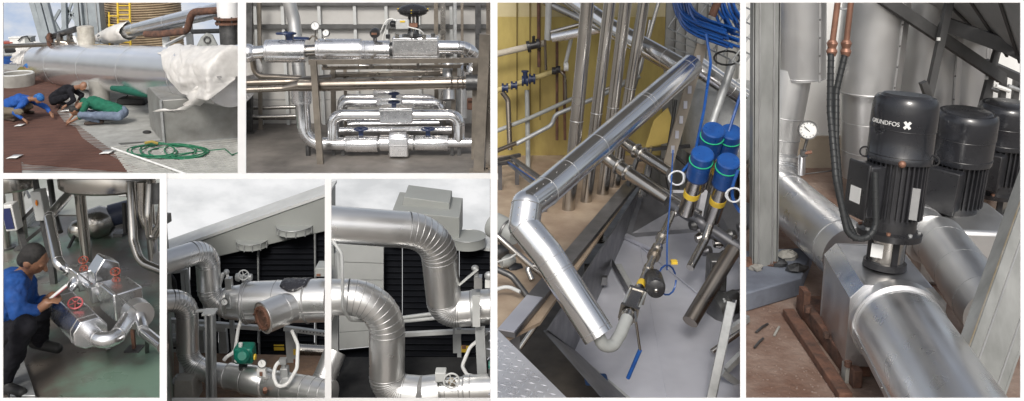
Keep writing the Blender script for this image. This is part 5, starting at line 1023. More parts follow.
# equipment on the left middle
t = thing('steel_skid', G(515, 200, z), 'dark skid frame with bars at the left of the floor', 'frame')
for (x0, y0, x1, y1) in ((497, 148, 520, 143), (512, 146, 548, 172), (508, 150, 542, 178), (497, 152, 512, 150)): MB().bar(G(x0, y0+12, z+.22), G(x1, y1+12, z+.22), .03, .03).build('bar', sus2, t)
for (x, y) in ((500, 165), (517, 160), (545, 185)): q = G(x, y, z+.22); MB().bar(q, V((q.x, q.y, z)), .035, .035).build('leg', sus2, t)
MB().bar(G(508, 162, z+.235), G(545, 187, z+.235), .012, .006).build('blue_stripe', blueplas, t)
t = thing('pump_motor', G(510, 240, 5.9), 'dark round motor and pipe at the left below the elbow', 'motor'); A, B = W(494, 225, 5.9), W(516, 236, 5.75)
MB().lathe(A, B, [(0, .09), (.8, .09), (1, .06)], 24).build('case', gpaint, t); ring(t, A.lerp(B, .7), B-A, .09, .12, 'clamp_ring', dsteel); MB().tube(PX([(494, 233, 5.6), (530, 265, 5.5), (556, 285, 5.5)]), .022, 12).build('grey_pipe', steel, t)
MB().tube(path(PX([(497, 262, 5.55), (510, 258, 5.5), (516, 254, 5.5)]), .05), .006, 6).build('wire', lgpaint, t); q = A.lerp(B, .5); MB().bar(q, V((q.x, q.y, 5.85)), .06, .06).build('stand', dsteel, t)
for k in range(5): a = W(500+k*7, 252+k*9, 5.7); MB().lathe(a-V((.04, .02, 0)), a+V((.05, .02, .01)), [(0, .04), (.4, .05), (1, .03)], 14).build('fitting', (dsteel, gpaint, black)[k % 3], t)
pipe('steel_pipe', 'short polished hook pipe between the motor and the dark beam', PX([(532, 280, 5.45), (527, 268, 5.5), (534, 265, 5.5), (545, 275, 5.5)]), .02, steel, R=.05)
pipe('steel_pipe', 'bright bent rod below the dark beam', PX([(520, 348, 5.15), (548, 308, 5.2), (546, 300, 5.2), (540, 299, 5.2)]), .016, steel, R=.05)
t = thing('blue_fitting', G(512, 302, 6.2), 'small blue valve handle left of the dark beam', 'valve'); MB().box(W(514, 301, 5.4), (.03, .03, .025)).build('handle', blueplas, t, bev=.008); MB().tube([W(514, 301, 5.42), W(520, 318, 5.45)], .015, 8).build('stem', steel, t)
# valve line in the sump
t = thing('valve_line', PT(630, 335), 'stainless valve line with a flanged valve and black actuator in the sump', 'pipe')
clad6 = path(PX([(598, 334, 4.5), (603, 346, 4.5), (613, 346, 4.53), (621, 333, 4.6), (627, 318, 4.7)]), .06, 6); MB().tube(clad6, WR(610, 340, 4.5, 6.5), 18).build('elbow', gpaint, t)
A, B = W(624, 324, 4.68), W(672, 214, 6.2); MB().tube([A, B], WR(640, 290, 5.1, 4.2), 16).build('straight_section', steel, t); D = (B-A)
def at(y): return A.lerp(B, (324-y)/110*(1.0))
for y, r, L, m in ((319, 7.5, .06, steel), (296, 5.5, .05, steel), (262, 6.5, .05, steelb), (255, 5.5, .05, steel), (243, 6, .03, steel), (276, 5, .06, steel)): p = at(y); d = D.normalized(); MB().lathe(p-d*L/2, p+d*L/2, [(0, M(p, r)), (1, M(p, r))], 18).build('coupling', m, t)
p0, p1 = at(315), at(300); d = D.normalized(); s = d.cross(V((0, -.5, .85))).normalized(); u = s.cross(d)
vb = MB().box((p0+p1)/2, (M(p0, 7.5), (p1-p0).length*.55, M(p0, 7)), (s, d, u)).build('valve_body', steel, t, bev=.012)
for q in (p0, p1): MB().box(q, (M(p0, 9.5), .014, M(p0, 8)), (s, d, u)).build('flange_plate', steel, vb)
for sx in (-1, 1): MB().tube([p0+s*sx*M(p0, 8)+u*M(p0, 5), p1+s*sx*M(p0, 8)+u*M(p0, 5)], .007, 6).build('tie_bolt', galv, vb)
q = at(291); MB().lathe(q-d*.03, q+d*.03, [(0, M(q, 4.8)), (1, M(q, 4.8))], 16).build('yellow_tag', yellowp, t)
h0 = W(636, 322, 4.65); h1 = W(640, 350, 4.65); h2 = W(628, 378, 4.7); MB().tube([W(635, 312, 4.72), h0, h1], .008, 8).build('lever', steel, t); MB().tube([h1, h2], .012, 10).build('blue_grip', blueplas, t)
c = W(656, 290, 4.95); e = W(653, 275, 5.2); o = MB().lathe(e, c, [(0, .03), (.15, .055), (.8, .06), (.95, .055), (1, .03)], 24).build('actuator', black, t); MB().ell(c+(c-e).normalized()*.004, (.016, .016, .016)).build('cap_screw', steel, o); MB().bar(W(654, 279, 5.03), W(663, 283, 5.03), .02, .015).build('yellow_tag', yellowp, o); MB().tube([W(647, 280, 5.25), W(653, 279, 5.2)], .03, 10).build('neck', black, o)
pts = [W(667+9*math.cos(a), 280+15*math.sin(a), 5.5+.1*math.cos(a)) for a in [i*.45 for i in range(14)]]; tag(MB().tube(pts, .006, 6).build('cable', blueplas), 'small blue cable loop beside the black actuator', 'cable')
tag(MB().tube(path(PX([(667, 270, 5.5), (667, 240, 5.7), (671, 190, 5.8), (673, 150, 6.0)]), .2), .005, 6).build('cable', blueplas), 'thin blue cable rising from the actuator', 'cable')
MB().box(W(674, 262, 5.5), (.02, .02, .01)).build('yellow_label', yellowp, t)
# bracket pipes to the caps
for k, (pts, rr, l) in enumerate((([(621, 140, 7.2), (632, 148, 7.1), (670, 172, 6.8)], 6, 'upper polished branch pipe left of the blue caps'), ([(603, 155, 6.9), (612, 162, 6.85), (668, 200, 6.5)], 6.5, 'lower polished branch pipe left of the blue caps'))):
    tt = pipe('steel_pipe', l, PX(pts), WR(640, 160, 6.9, rr), steel, R=.15)
    for f in (.12, .28): p = W(*pts[1]).lerp(W(*pts[2]), f); ring(tt, p, W(*pts[2])-W(*pts[1]), WR(640, 160, 6.9, rr)*1.15, .2, 'clamp', steel)
pipe('steel_pipe', 'dark manifold pipe crossing under the blue capped valves', PX([(672, 205, 6.5), (700, 222, 6.3), (742, 250, 6.2)]), .045, sus2)
pipe('steel_pipe', 'thick polished tube rising from the sump at the right', PX([(690, 322, 5.35), (733, 250, 5.75)]), WR(715, 290, 5.5, 8), steelb)
t = thing('junction_block', W(722, 265, 6), 'dark block of fittings at the right of the sump', 'fitting'); 
for k in range(9): p = W(694+k*6, 226+(k*13) % 34, 6.3); MB().lathe(p-V((.03, 0, 0)), p+V((.04, .02, .01)), [(0, .03), (.5, .045), (1, .03)], 12).build('fitting', (dsteel, steel, sus2)[k % 3], t)
MB().box(W(716, 275, 6.0), (.06, .08, .14)).build('block', dsteel, t, bev=.01)
# blue capped valves
def capv(label, x, y, Y, k):
    t = thing('valve_actuator', W(x-10, y+40, Y+.05), label, 'valve', 'blue capped valves'); top = W(x, y-7, Y); low = W(x-6, y+17, Y+.12); r = WR(x, y, Y, 11.5); d = (low-top).normalized()
    o = MB().lathe(top, low, [(0, r*.9), (.04, r), (.38, r), (.38, r*1.02), (1, r*.98)], 28).build('blue_cap', blueplas, t); ring(o, top.lerp(low, .3), d, r*1.01, .06, 'green_ring', greenring); ring(o, top.lerp(low, .97), d, r*.98, .05, 'base_ring', dblue)
    a, b = low, W(x-17, y+52, Y+.3); MB().tube([a, b], r*.72, 20).build('body', steel, t); q = a.lerp(b, .45); dd = (b-a).normalized(); MB().lathe(q-dd*.025, q+dd*.025, [(0, r*.745), (1, r*.745)], 20).build('yellow_label', yellowp, t)
for i, (x, y, Y, l) in enumerate(((714, 136, 6.0, 'back left blue capped valve with a green ring'), (731.5, 138, 6.05, 'back right blue capped valve cut by the border'), (703, 160, 5.75, 'front left blue capped valve with a green ring'), (729, 167, 5.7, 'front right blue capped valve with a green ring'))): capv(l, x, y, Y, i)
for (x, y, Y, l) in ((677, 178, 5.9, 'coil of clear tubing left of the front blue cap'), (734, 195, 5.55, 'coil of clear tubing below the front right blue cap')):
    pts = [W(x+7.5*math.cos(a)*(1+.12*math.sin(a*1.7)), y+7*math.sin(a), Y+.03*math.sin(a*.7)) for a in [i*.4 for i in range(48)]]; tag(MB().tube(pts, .006, 6).build('tube_coil', mat('clear tube', (.7, .72, .75), .25)), l, 'tubing')
# tray, cables, ladder bar
t = thing('cable_tray', W(700, 45, 7.0), 'wire mesh cable tray full of blue cables at the top right', 'cable tray'); 
E0, E1, E2 = W(668, 28, 7.4), W(742.5, 66, 6.6), W(696, -14, 7.4)
for i in range(9): f = i/8; MB().tube([E0.lerp(E1, f), E0.lerp(E1, f)+(E2-E0)], .007, 6).build('wire', galv, t)
for j in range(5): f = j/4; o = (E2-E0)*f; MB().tube([E0+o, E1+o], .007, 6).build('wire', galv, t)
for y in (38, 46): MB().tube([W(668, y, 7.5), W(700, y+12, 7.3)], .006, 6).build('wire', galv, t)
def bundle(label, pts, n, spread, seed):
    rnd = random.Random(seed); b = MB()
    for k in range(n):
        ox, oy, oz = rnd.uniform(-1, 1)*spread, rnd.uniform(-1, 1)*spread, rnd.uniform(-1, 1)*spread
        b.tube(path([W(*p)+V((ox, oy*.6, oz)) for p in pts], .18, 5), .011, 6)
    tag(b.build('cable_bundle', blueplas, kind='stuff'), label, 'cables')
bundle('thick bundle of blue cables sagging along the tray', [(681, -6, 7.0), (686, 18, 6.95), (704, 28, 6.85), (733, 38, 6.6)], 22, .07, 1)
bundle('bundle of blue cables dropping at the top right corner', [(722, -6, 6.9), (726, 14, 6.85), (733, 24, 6.7)], 14, .08, 2)
for (pts, l) in (([(706, 34, 6.7), (711, 62, 6.6), (704, 110, 6.3), (694, 158, 6.0), (682, 172, 5.95)], 'blue cable hanging from the tray to the clear tubing'), ([(742.5, 88, 6.2), (735, 112, 6.1), (728, 134, 6.05)], 'blue cable reaching the right blue cap'), ([(738, 170, 5.6), (729, 196, 5.6), (740, 212, 5.6)], 'blue cable loop below the right blue caps')): tag(MB().tube(path(PX(pts), .2), .011, 8).build('cable', blueplas), l, 'cable')
pts = [W(727+13*math.cos(a), 58+7*math.sin(a), 6.8) for a in [i*.4 for i in range(30)]]; tag(MB().tube(pts, .008, 6).build('cable', blackr), 'grey cable loop hanging under the tray', 'cable')
t = thing('ladder_bar', W(665, 170, 7.0), 'flat perforated steel upright right of the pipe joint', 'upright'); A, B = W(702, 44, 6.9), W(668, 164, 6.9); MB().bar(A, B, .08, .03, (0, 1, 0)).build('bar', mat('tan zinc bar', (.33, .29, .24), .5, .5), t)
for k in range(7): q = A.lerp(B, .12+k*.125); MB().box(q+V((0, -.018, 0)), (.014, .006, .03), None).build('slot', sus, t)
pipe('steel_pipe', 'pale slanted tube behind the blue caps', PX([(733, 62, 7.2), (709, 132, 6.9)]), .035, galv); pipe('steel_pipe', 'brown bracket bar at the top near the tray', PX([(720, -4, 6.8), (712, 16, 6.8)]), .03, rust)
p = W(726, 120, 7.9); t = thing('vessel', (p.x, p.y, 5.85), 'round grey stainless vessel behind the blue caps', 'vessel'); MB().lathe((p.x, p.y, W(720, 165, 7.6).z), (p.x, p.y, W(720, 92, 7.6).z), [(0, .3), (.1, .38), (.9, .38), (1, .34)], 36).build('shell', galv, t); MB().tube([(p.x, p.y, 5.86), (p.x, p.y, W(720, 163, 7.6).z)], .1, 14).build('leg', dsteel, t)
t = thing('yellow_panel', W(662, 150, 7.8), 'small triangular yellow guard plate under the clad pipe', 'guard'); MB().prism([W(645, 148, 7.7), W(680, 140, 7.7), W(668, 108, 7.7), W(654, 120, 7.7)], (0, .02, 0)).build('plate', mat('guard yellow', (.5, .37, .1), .6), t); MB().bar(W(640, 150, 7.68), W(690, 146, 7.68), .03, .03).build('edge_bar', dsteel, t)
t = thing('support_legs', W(640, 190, 6.9), 'dark pipe supports between floor and branch pipes', 'support')
for (x0, y0, x1, y1) in ((640, 150, 628, 186), (652, 160, 644, 196), (664, 158, 672, 200)): MB().bar(W(x0, y0, 7.1), W(x1, y1, 6.95), .03, .03).build('leg', dsteel, t)
# right corner angle frame
t = thing('angle_frame', G(715, 398, 5.9), 'pale angle iron frame at the lower right of the sump', 'frame'); A, B = W(731, 302, 5.0), W(708, 412, 4.75); MB().bar(A, B, .05, .012, (0, 1, 0)).build('flange', galv, t); MB().bar(A+V((.028, .03, 0)), B+V((.028, .03, 0)), .008, .06, (0, 1, 0)).build('web', sus2, t)
for (x0, y0, x1, y1) in ((722, 372, 748, 392), (726, 370, 748, 348), (730, 330, 748, 318)): MB().bar(W(x0, y0, 5.0), W(x1, y1, 5.1), .03, .04).build('cross_bar', galv, t)
q = G(713, 398, 5.9); MB().bar(B, V((B.x, B.y, 5.85)), .05, .04).build('leg', sus2, t)

# more small pipework round the sump
wetp = mat('wet brown pit', (.16, .10, .06), .4, 0, (.07, .05, .035), 4, .2, 14)
for (pts, r, m, l) in (([(494, 268, 5.3), (512, 276, 5.25), (530, 300, 5.2)], .02, dsteel, 'dark hose sagging at the left below the motor'), ([(494, 290, 5.2), (508, 286, 5.2), (520, 292, 5.15)], .012, lgpaint, 'thin pale tube curling left of the dark beam'),
                       ([(640, 176, 6.9), (700, 214, 6.5)], .028, steel, 'polished pipe along the back rim of the sump'), ([(690, 268, 6.0), (705, 240, 6.2), (716, 206, 6.3)], .03, steel, 'short upright pipe behind the thick polished tube'), ([(700, 300, 5.9), (742.5, 292, 5.9)], .025, sus2, 'dark pipe low at the right of the sump'),
                       ([(712, 352, 5.3), (742.5, 330, 5.4)], .02, steel, 'slim polished rail behind the angle frame'), ([(655, 130, 7.9), (640, 196, 7.2)], .02, steel, 'thin polished leg under the branch pipes'), ([(676, 100, 7.6), (668, 150, 7.4), (690, 168, 7.2)], .014, blackr, 'thin black hose behind the ladder bar'),
                       ([(620, 128, 8.1), (655, 110, 8.1)], .016, steelb, 'thin brown pipe between the tall pipes and the guard plate'), ([(600, 92, 8.2), (640, 74, 8.2), (650, 20, 8.3)], .016, steel, 'bent thin pipe high behind the tall pipes')):
    pipe('steel_pipe', l, PX(pts), r, m, R=.1, n=12)
t = thing('pipe_clamp', W(676, 206, 6.5), 'polished tri clamp joints along the dark manifold', 'clamp')
for f in (.1, .35, .6, .85): p = W(672, 205, 6.5).lerp(W(742, 250, 6.2), f); ring(t, p, W(742, 250, 6.2)-W(672, 205, 6.5), .055, .25, 'clamp_ring', steel)
t = thing('sump_pump', W(724, 300, 5.9), 'dark pump head with bolts in the right corner of the sump', 'pump'); c = W(724, 306, 5.85)
MB().lathe(c-V((.1, .05, .02)), c+V((.1, .05, .02)), [(0, .06), (.1, .1), (.5, .11), (.6, .08), (1, .08)], 24).build('casing', dsteel, t)
for k in range(6): a = k*1.05; q = c+V((-.02, -.09*math.cos(a)*.3, .09*math.sin(a)))+V((.0, -.08, 0)); MB().ell(q, (.012, .012, .012), None, 8, 6).build('bolt', galv, t)
MB().bar(c, V((c.x, c.y, 6.2)), .08, .08).build('foot', sus2, t)
t = thing('bracket', PT(612, 262), 'angle bracket with a bright fold on the sump side', 'bracket'); MB().bar(PT(618, 268)+V((0, 0, .03)), PT(636, 300)+V((0, 0, .02)), .05, .006).build('leaf', galv, t); MB().bar(PT(612, 270)+V((0, 0, .06)), PT(630, 302)+V((0, 0, .05)), .006, .06).build('upright', sus2, t)
tag(MB().box(PT(596, 384)+V((0, 0, .03)), (.07, .05, .02)).build('blue_cloth', mat('blue rag', (.015, .05, .14), .9), None, bev=.015), 'dark blue cloth crumpled at the near rim of the sump', 'cloth')
alu = mat('satin pump room cladding', (.84, .84, .84), .31, .95, (.72, .72, .73), 2.5, thr=WT, det=2, rv=.06)
# ------------------------------------------------------------------ panel 7: vertical pump on a clad suction pipe
z = Z7
dirt = mat('dusty brown floor', (.29, .22, .18), .9, 0, (.15, .085, .06), 2.2, .5, 26, det=9)
slab('pump_room_floor', [(744, 420), (1030, 470), (1030, 150), (744, 150)], z, dirt, 0)
wallw = mat('white block wall', (.78, .78, .76), .7, 0, (.70, .70, .68), 1.5, .1, 8)
YB7 = 8.5; a, b = W(743.5, -8, YB7), W(1030, 160, YB7)
t = thing('room_wall', ((a.x+b.x)/2, YB7, z), 'white wall with a tan skirting behind the clad columns', 'wall'); MB().box(((a.x+b.x)/2, YB7+.06, (z+a.z)/2), ((b.x-a.x)/2, .05, (a.z-z)/2)).build('plaster', wallw, t); MB().box(((a.x+b.x)/2, YB7-.01, z+.16), ((b.x-a.x)/2, .015, .16)).build('skirting', mat('tan skirting', (.42, .36, .28), .8), t)
rnd0 = random.Random(3)
# kerb / pit edge at left
t = thing('kerb', G(775, 300, z), 'blue grey concrete kerb at the left of the floor', 'kerb'); kb = mat('blue grey concrete', (.17, .19, .23), .8, 0, (.11, .12, .15), 3, .3, 14)
MB().prism([G(740, 314, z), G(800, 296, z), G(812, 264, z), G(740, 268, z)], (0, 0, .13)).build('block', kb, t, bev=.01)
for k, (x, y, c, s) in enumerate(((748, 262, rust, .05), (762, 258, concrete, .035), (772, 262, rust, .05), (788, 256, concrete, .06), (797, 268, dsteel, .06), (756, 268, concrete, .04), (781, 264, dsteel, .045))):
    p = G(x, y, z+.13+s*.35); rb7 = MB().ell(p, (s*1.2, s*.9, s*.6), None, 8, 5); rb7.v = [v+V([rnd0.uniform(-s, s)*.22 for _ in range(3)]) for v in rb7.v]; tag(rb7.build('rubble', c, ang=4), ('rust red rubble lump at the far left of the kerb', 'small white rubble lump on the kerb', 'brown rubble lump on the kerb beside the grey channel', 'pale rubble lump under the clad column', 'dark rubble lump beside the clad pipe', 'pale grey rubble lump at the kerb front', 'small dark rubble lump on the kerb')[k], 'rubble')
for k, (x, y, s, l) in enumerate(((763, 330, .05, 'thin dark twig of scrap on the brown floor'), (760, 345, .04, 'curled dark scrap on the brown floor'), (778, 333, .03, 'flat pale scrap on the brown floor'))):
    p = G(x, y, z+.012); tag(MB().tube([p-V((s, .03, 0)), p+V((0, .02, .01)), p+V((s, .08, 0))], .008, 5).build('scrap', dsteel if k < 2 else concrete), l, 'scrap')
rnd7 = random.Random(5); gb = MB()
for k in range(420):
    x, y = rnd7.uniform(747, 850), rnd7.uniform(300, 400)
    if rnd7.random() > .35+.65*((x-747)/100): continue
    p = G(x, y, z+.002); q = rnd7.uniform(.002, .007); gb.ell(p, (q*rnd7.uniform(.7, 1.6), q, q*.6), None, 5, 3)
tag(gb.build('grit', mat('grit', (.20, .13, .10), .95, 0, (.27, .21, .18), 30), ang=5), 'fine grit and chips scattered over the brown floor', 'grit', kind='stuff')
# rusty base rails
t = thing('base_frame', G(820, 340, z), 'rusty base frame under the clad pump box', 'frame')
for (x0, y0, x1, y1, w, h) in ((788, 312, 846, 398, .07, .05), (800, 302, 858, 380, .05, .10), (812, 300, 862, 372, .10, .06)): MB().bar(G(x0, y0, z+h/2+.002), G(x1, y1, z+h/2+.002), w, h).build('rail', rust, t, bev=.006)
for f in (.15, .5, .85): p = G(800, 302, z+.1).lerp(G(858, 380, z+.1), f); MB().lathe(p, p+V((0, 0, .03)), [(0, .02), (1, .02)], 6).build('bolt', rust, t)
MB().box(G(850, 372, z+.05), (.035, .03, .05)).build('end_block', concrete, t); MB().box(G(804, 303, z+.09), (.02, .05, .09)).build('lug', rust, t)
# suction pipe and box
zx = z+.36; AX = [G(796, 196, zx), G(852, 257, zx), G(889, 312, zx), G(988, 470, zx)]
t = thing('insulated_pipe', V((AX[0].x, AX[0].y, z)), 'clad suction pipe with elbow rising at the left behind the pump box', 'pipe'); r7 = .2
cl = W(790, 60, 6.9); pts = [V((W(790, 80, 6.85).x, 6.85, W(790, 70, 6.85).z)), V((W(786, 170, 6.85).x, 6.85, zx)), AX[1]]
for kind, p in fillet([pts[0], V((AX[0].x-.12, 6.8, zx+.0)), AX[1]], .26, 7):
    o = MB().tube(p, .135 if False else .165 if kind == 's' and p[0].z > zx+.1 else .19, 36).build('straight_section' if kind == 's' else 'elbow', alu2 if kind == 's' and p[0].z > zx+.1 else alu, t)
    if kind == 'e':
        for j in range(len(p)): ring(o, p[j], p[min(j+1, len(p)-1)]-p[max(0, j-1)], .192, .022)
    else:
        for f in ((.12, .88) if p[0].z < zx+.1 else (.55, .8, .95)): ring(o, p[0].lerp(p[1], f), p[1]-p[0], .192 if p[0].z < zx+.1 else .167, .02)
MB().bar(AX[0]+V((-.19, .0, -.02)), AX[1]+V((-.19, 0, -.02)), .008, .02).build('lap_joint', seamm, t)
dx = (AX[2]-AX[1]).normalized(); sd = dx.cross(V((0, 0, 1))).normalized(); up7 = V((0, 0, 1))
bxm = mat('dull bright sheet', (.66, .66, .67), .36, 1, (.52, .52, .53), 3, .12, 7)
t = thing('pump_box', V((AX[1].x, AX[1].y, z+.1)), 'boxy clad enclosure around the base of the front pump', 'box')
pb_ = G(871, 266, zx+.2); cb_ = V((pb_.x, pb_.y, zx)); cb_ = AX[1]+dx*(cb_-AX[1]).dot(dx)
L0, L1 = cb_-dx*.34, cb_+dx*.27
prf = [(-.24, -.26), (-.24, .12), (-.17, .20), (.17, .20), (.24, .12), (.24, -.26)]
if sd.x > 0: prf = [(-x, y) for x, y in prf]
bo = MB().prism([L0+sd*x+up7*y for x, y in prf], L1-L0).build('sheet_box', bxm, t, bev=.006)
sx = -1 if sd.x > 0 else 1
MB().bar(L0+sd*sx*.205+up7*.16+sd*sx*.004, L1+sd*sx*.205+up7*.16+sd*sx*.004, .10, .006, (sd*sx*.08+up7*.07)).build('bevel_strip', foil, bo)
for f in (.02, .985): MB().prism([L0.lerp(L1, f)+sd*x*1.012+up7*(y*1.01) for x, y in prf], dx*.012).build('fold', bxm, bo)
# discharge pipe, nearer
t = thing('insulated_pipe', V((AX[3].x, AX[3].y, z)), 'large bright clad pipe leaving the pump box towards the viewer', 'pipe')
o = MB().lathe(L1+dx*.0, AX[3], [(0, .17), (.0, .24), (.06, .24), (.06, .226), (1, .226)], 44).build('cladding', alu, t)
ring(o, L1+dx*.07, dx, .229, .015); ring(o, L1+dx*.12, dx, .227, .01)
MB().bar(L1-sd*(-sx)*.0+sd*sx*.226+up7*-.03, AX[3]+sd*sx*.226+up7*-.03, .01, .03).build('lap_joint', seamm, o)
for f in (.2, .5, .8): p = L1.lerp(AX[3], f)+sd*sx*.231+up7*-.03; MB().ell(p, (.006, .006, .006), None, 8, 5).build('rivet', steel, o)
MB().box((AX[3].x-.1, AX[3].y+.6, z+.08), (.06, .12, .08)).build('saddle', dsteel, t)
# pumps
fin = mat('black motor enamel', (.016, .017, .02), .38, 0, (.03, .03, .034), 5, .05, 30, coat=.2)
fan = mat('black fan cowl', (.014, .015, .019), .28, 0, (.025, .026, .03), 2.5, .03, 8, coat=.3)
def pump(label, base, lean, H, R, front):
    ax = lean.normalized(); t = thing('pump', base, label, 'pump'); P = lambda f: base+ax*H*f
    MB().lathe(P(0), P(.035), [(0, R*.68), (1, R*.66)], 28).build('base_flange', black, t)
    st = MB().lathe(P(.03), P(.2), [(0, R*.55), (1, R*.55)], 28).build('stool', steel, t)
    w = -(base-C0).normalized(); w = (w-ax*w.dot(ax)).normalized(); s = ax.cross(w)
    for k in range(4): a = k*math.pi/2+.5; q = (w*math.cos(a)+s*math.sin(a))*R*.56; MB().bar(P(.03)+q, P(.2)+q, R*.2, R*.08, w*math.cos(a)+s*math.sin(a)).build('stool_leg', black, st)
    if front: MB().box(P(.11)-s*R*.25+w*R*.5, (R*.2, R*.04, R*.22), (s, w, ax)).build('label_plate', whitep, st)
    fl = MB().lathe(P(.185), P(.29), [(0, R*.7), (0, R*.98), (.35, R*1.0), (.45, R*.8), (1, R*.78)], 36).build('motor_flange', black, t)
    for k in range(8): a = k*math.pi/4; q = (w*math.cos(a)+s*math.sin(a))*R*.88; MB().lathe(P(.21)+q, P(.24)+q, [(0, R*.07), (1, R*.07)], 6).build('bolt', galv if k % 3 else copper, fl)
    mo = MB().lathe(P(.28), P(.68), [(0, R*.8), (1, R*.8)], 36).build('motor_body', fin, t)
    for k in range(34): a = k*2*math.pi/34; q = (w*math.cos(a)+s*math.sin(a)); MB().bar(P(.31)+q*R*.86, P(.67)+q*R*.86, .008, R*.14, q).build('cooling_fin', fin, mo)
    cw = MB().lathe(P(.63), P(1.0), [(0, R*.99), (.02, R*1.0), (.1, R*1.0), (.11, R*.985), (.5, R*.985), (.52, R*1.0), (.86, R*.985), (.95, R*.95), (1, R*.87)], 44).build('fan_cowl', fan, t); ring(cw, P(.67), ax, R*1.0, .015, m=black); ring(cw, P(.815), ax, R*.99, .012, m=black)
    MB().lathe(P(1.0), P(1.012), [(0, R*.78), (1, R*.7)], 32).build('top_grille', black, cw)
    d0 = (-s*.78+w*.62).normalized() if front else (-s*.3+w*.95).normalized(); e = ax.cross(d0)
    jb = MB().box(P(.46)+d0*R*1.05, (R*.5, R*.3, H*.15), (e, d0, ax)).build('terminal_box', fin, t, bev=.012); MB().box(P(.46)+d0*R*1.37, (R*.54, R*.05, H*.16), (e, d0, ax)).build('lid', black, jb, bev=.008)
    if front:
        MB().box(P(.43)+d0*R*1.425+e*R*.0, (R*.26, R*.006, H*.045), (e, d0, ax)).build('rating_label', whitep, jb)
        for a_ in (-1, 1): MB().torus(P(.66)+s*a_*R*1.0+w*R*.2, w, R*.16, R*.03, 16, 6).build('lifting_eye', black, t)
        MB().ell(P(.64)+w*R*.98+s*R*.12, (.02, .02, .02)).build('brass_plug', copper, t); MB().box(P(.42)+w*R*.75+s*R*.6, (R*.14, R*.02, H*.09), (s, w, ax)).build('side_plate', mat('grey decal', (.3, .3, .3), .5), t)
    return t, P, w, s, ax
base = AX[1]+dx*.22+up7*.2; pk = W(905, 88, 5.45)
topp = W(907, 96, 4.72)
base = V((cb_.x, cb_.y, zx+.2))
Hh = (topp-base).length
t, P, w, s, ax = pump('front black vertical pump with a white marked fan cowl standing on the clad box', base, topp-base, Hh, .17, True)
# white lettering on the cowl
def textmesh(body, size, align='CENTER'):
    cu = bpy.data.curves.new('lettering', 'FONT'); cu.body = body; cu.size = size; cu.align_x = align; cu.extrude = .0008
    ob = bpy.data.objects.new('lettering', cu); COL.objects.link(ob); dg = bpy.context.evaluated_depsgraph_get(); me = bpy.data.meshes.new_from_object(ob.evaluated_get(dg)); bpy.data.objects.remove(ob); return me
def wrap(me, ctr, a0, R):      # bend flat lettering round the cowl
    for v in me.vertices:
        a = a0+v.co.x/R; q = w*math.cos(a)+s*math.sin(a); v.co = ctr+q*(R+.003+v.co.z)+ax*v.co.y-origin(t)
    me.materials.append(MATS['white plastic']); o = bpy.data.objects.new('lettering', me); COL.objects.link(o); o.parent = t; return o
sgn = 1
wrap(textmesh('GRUNDFOS', .032), P(.845), -.60, .17*.985)
xm = MB(); 
for sg in (-1, 1):
    prev = None
    for k in range(7):
        f = -1+k/3; a = .12+f*.085; q = w*math.cos(a)+s*math.sin(a); c = P(.845)+q*(.17*.985+.004)+ax*(.012+sg*f*.018)
        if prev is not None: xm.bar(prev, c, .014, .003, q)
        prev = c
xm.build('cross_emblem', whitep, t)
b1 = W(946, 240, 6.1); pump('second black vertical pump behind the front one, with rusty base', V((b1.x, b1.y, b1.z)), W(968, 112, 6.05)-b1, (W(968, 112, 6.05)-b1).length, .205, False)
b2 = W(990, 212, 7.0); pump('third black vertical pump cut by the right border', b2, W(1009, 104, 6.95)-b2, (W(1009, 104, 6.95)-b2).length, .22, False)
for (bb, r, h, l) in ((b1, .26, 0, 'rusty round footing under the second pump'), (b2, .26, 0, 'dark round footing under the third pump')):
    tt = thing('pump_footing', V((bb.x, bb.y, z)), l, 'footing'); MB().lathe(V((bb.x, bb.y, z)), V((bb.x, bb.y, bb.z-.001)), [(0, r*.9), (.75, r*.9), (.76, r), (1, r)], 28).build('plinth', rust if bb is b1 else dsteel, tt); ring(tt, V((bb.x, bb.y, bb.z-.03)), (0, 0, 1), r, .06, 'rim', rust)
# hoses of the front pump
flex = mat('black corrugated hose', (.025, .027, .028), .5)
def corrug(label, pts, r, R=.25):
    pt = path(PX(pts), R, 10); t = thing('flexible_hose', pt[-1], label, 'hose'); o = MB().tube(pt, r, 12).build('hose', flex, t); acc = 0; out = []
    for i in range(len(pt)-1):
        d = pt[i+1]-pt[i]; L = d.length; k = 0
        while acc < L: ring(o, pt[i]+d.normalized()*acc, d, r, .16, 'hose_rib', flex, 14); acc += .035
        acc -= L
    return t
t1 = corrug('left flexible hose hanging from a copper fitting to the pump flange', [(831, 48, 4.8), (830, 110, 4.7), (836, 180, 4.5), (848, 236, 4.42), (866, 240, 4.42), (876, 228, 4.44), (875, 172, 4.5)], .017)
t2 = corrug('right flexible hose hanging beside the pump cowl', [(846, 50, 4.85), (836, 92, 4.8), (836, 140, 4.7), (841, 205, 4.6), (856, 240, 4.55)], .017)
for (x0, x1, tt, Y) in ((839, 832, t1, 4.8), (852, 846, t2, 4.85)):
    MB().tube([W(x0, -8, Y), W(x1, 46, Y)], .016, 12).build('copper_pipe', copper, tt); MB().lathe(W(x1+.5, 40, Y), W(x1-.5, 56, Y), [(0, .02), (.2, .03), (.5, .022), (.7, .03), (1, .022)], 14).build('union', copper, tt); MB().tube([W(x1-3, 42, Y-.02), W(x1, 43, Y-.02)], .008, 6).build('screw', copper, tt)
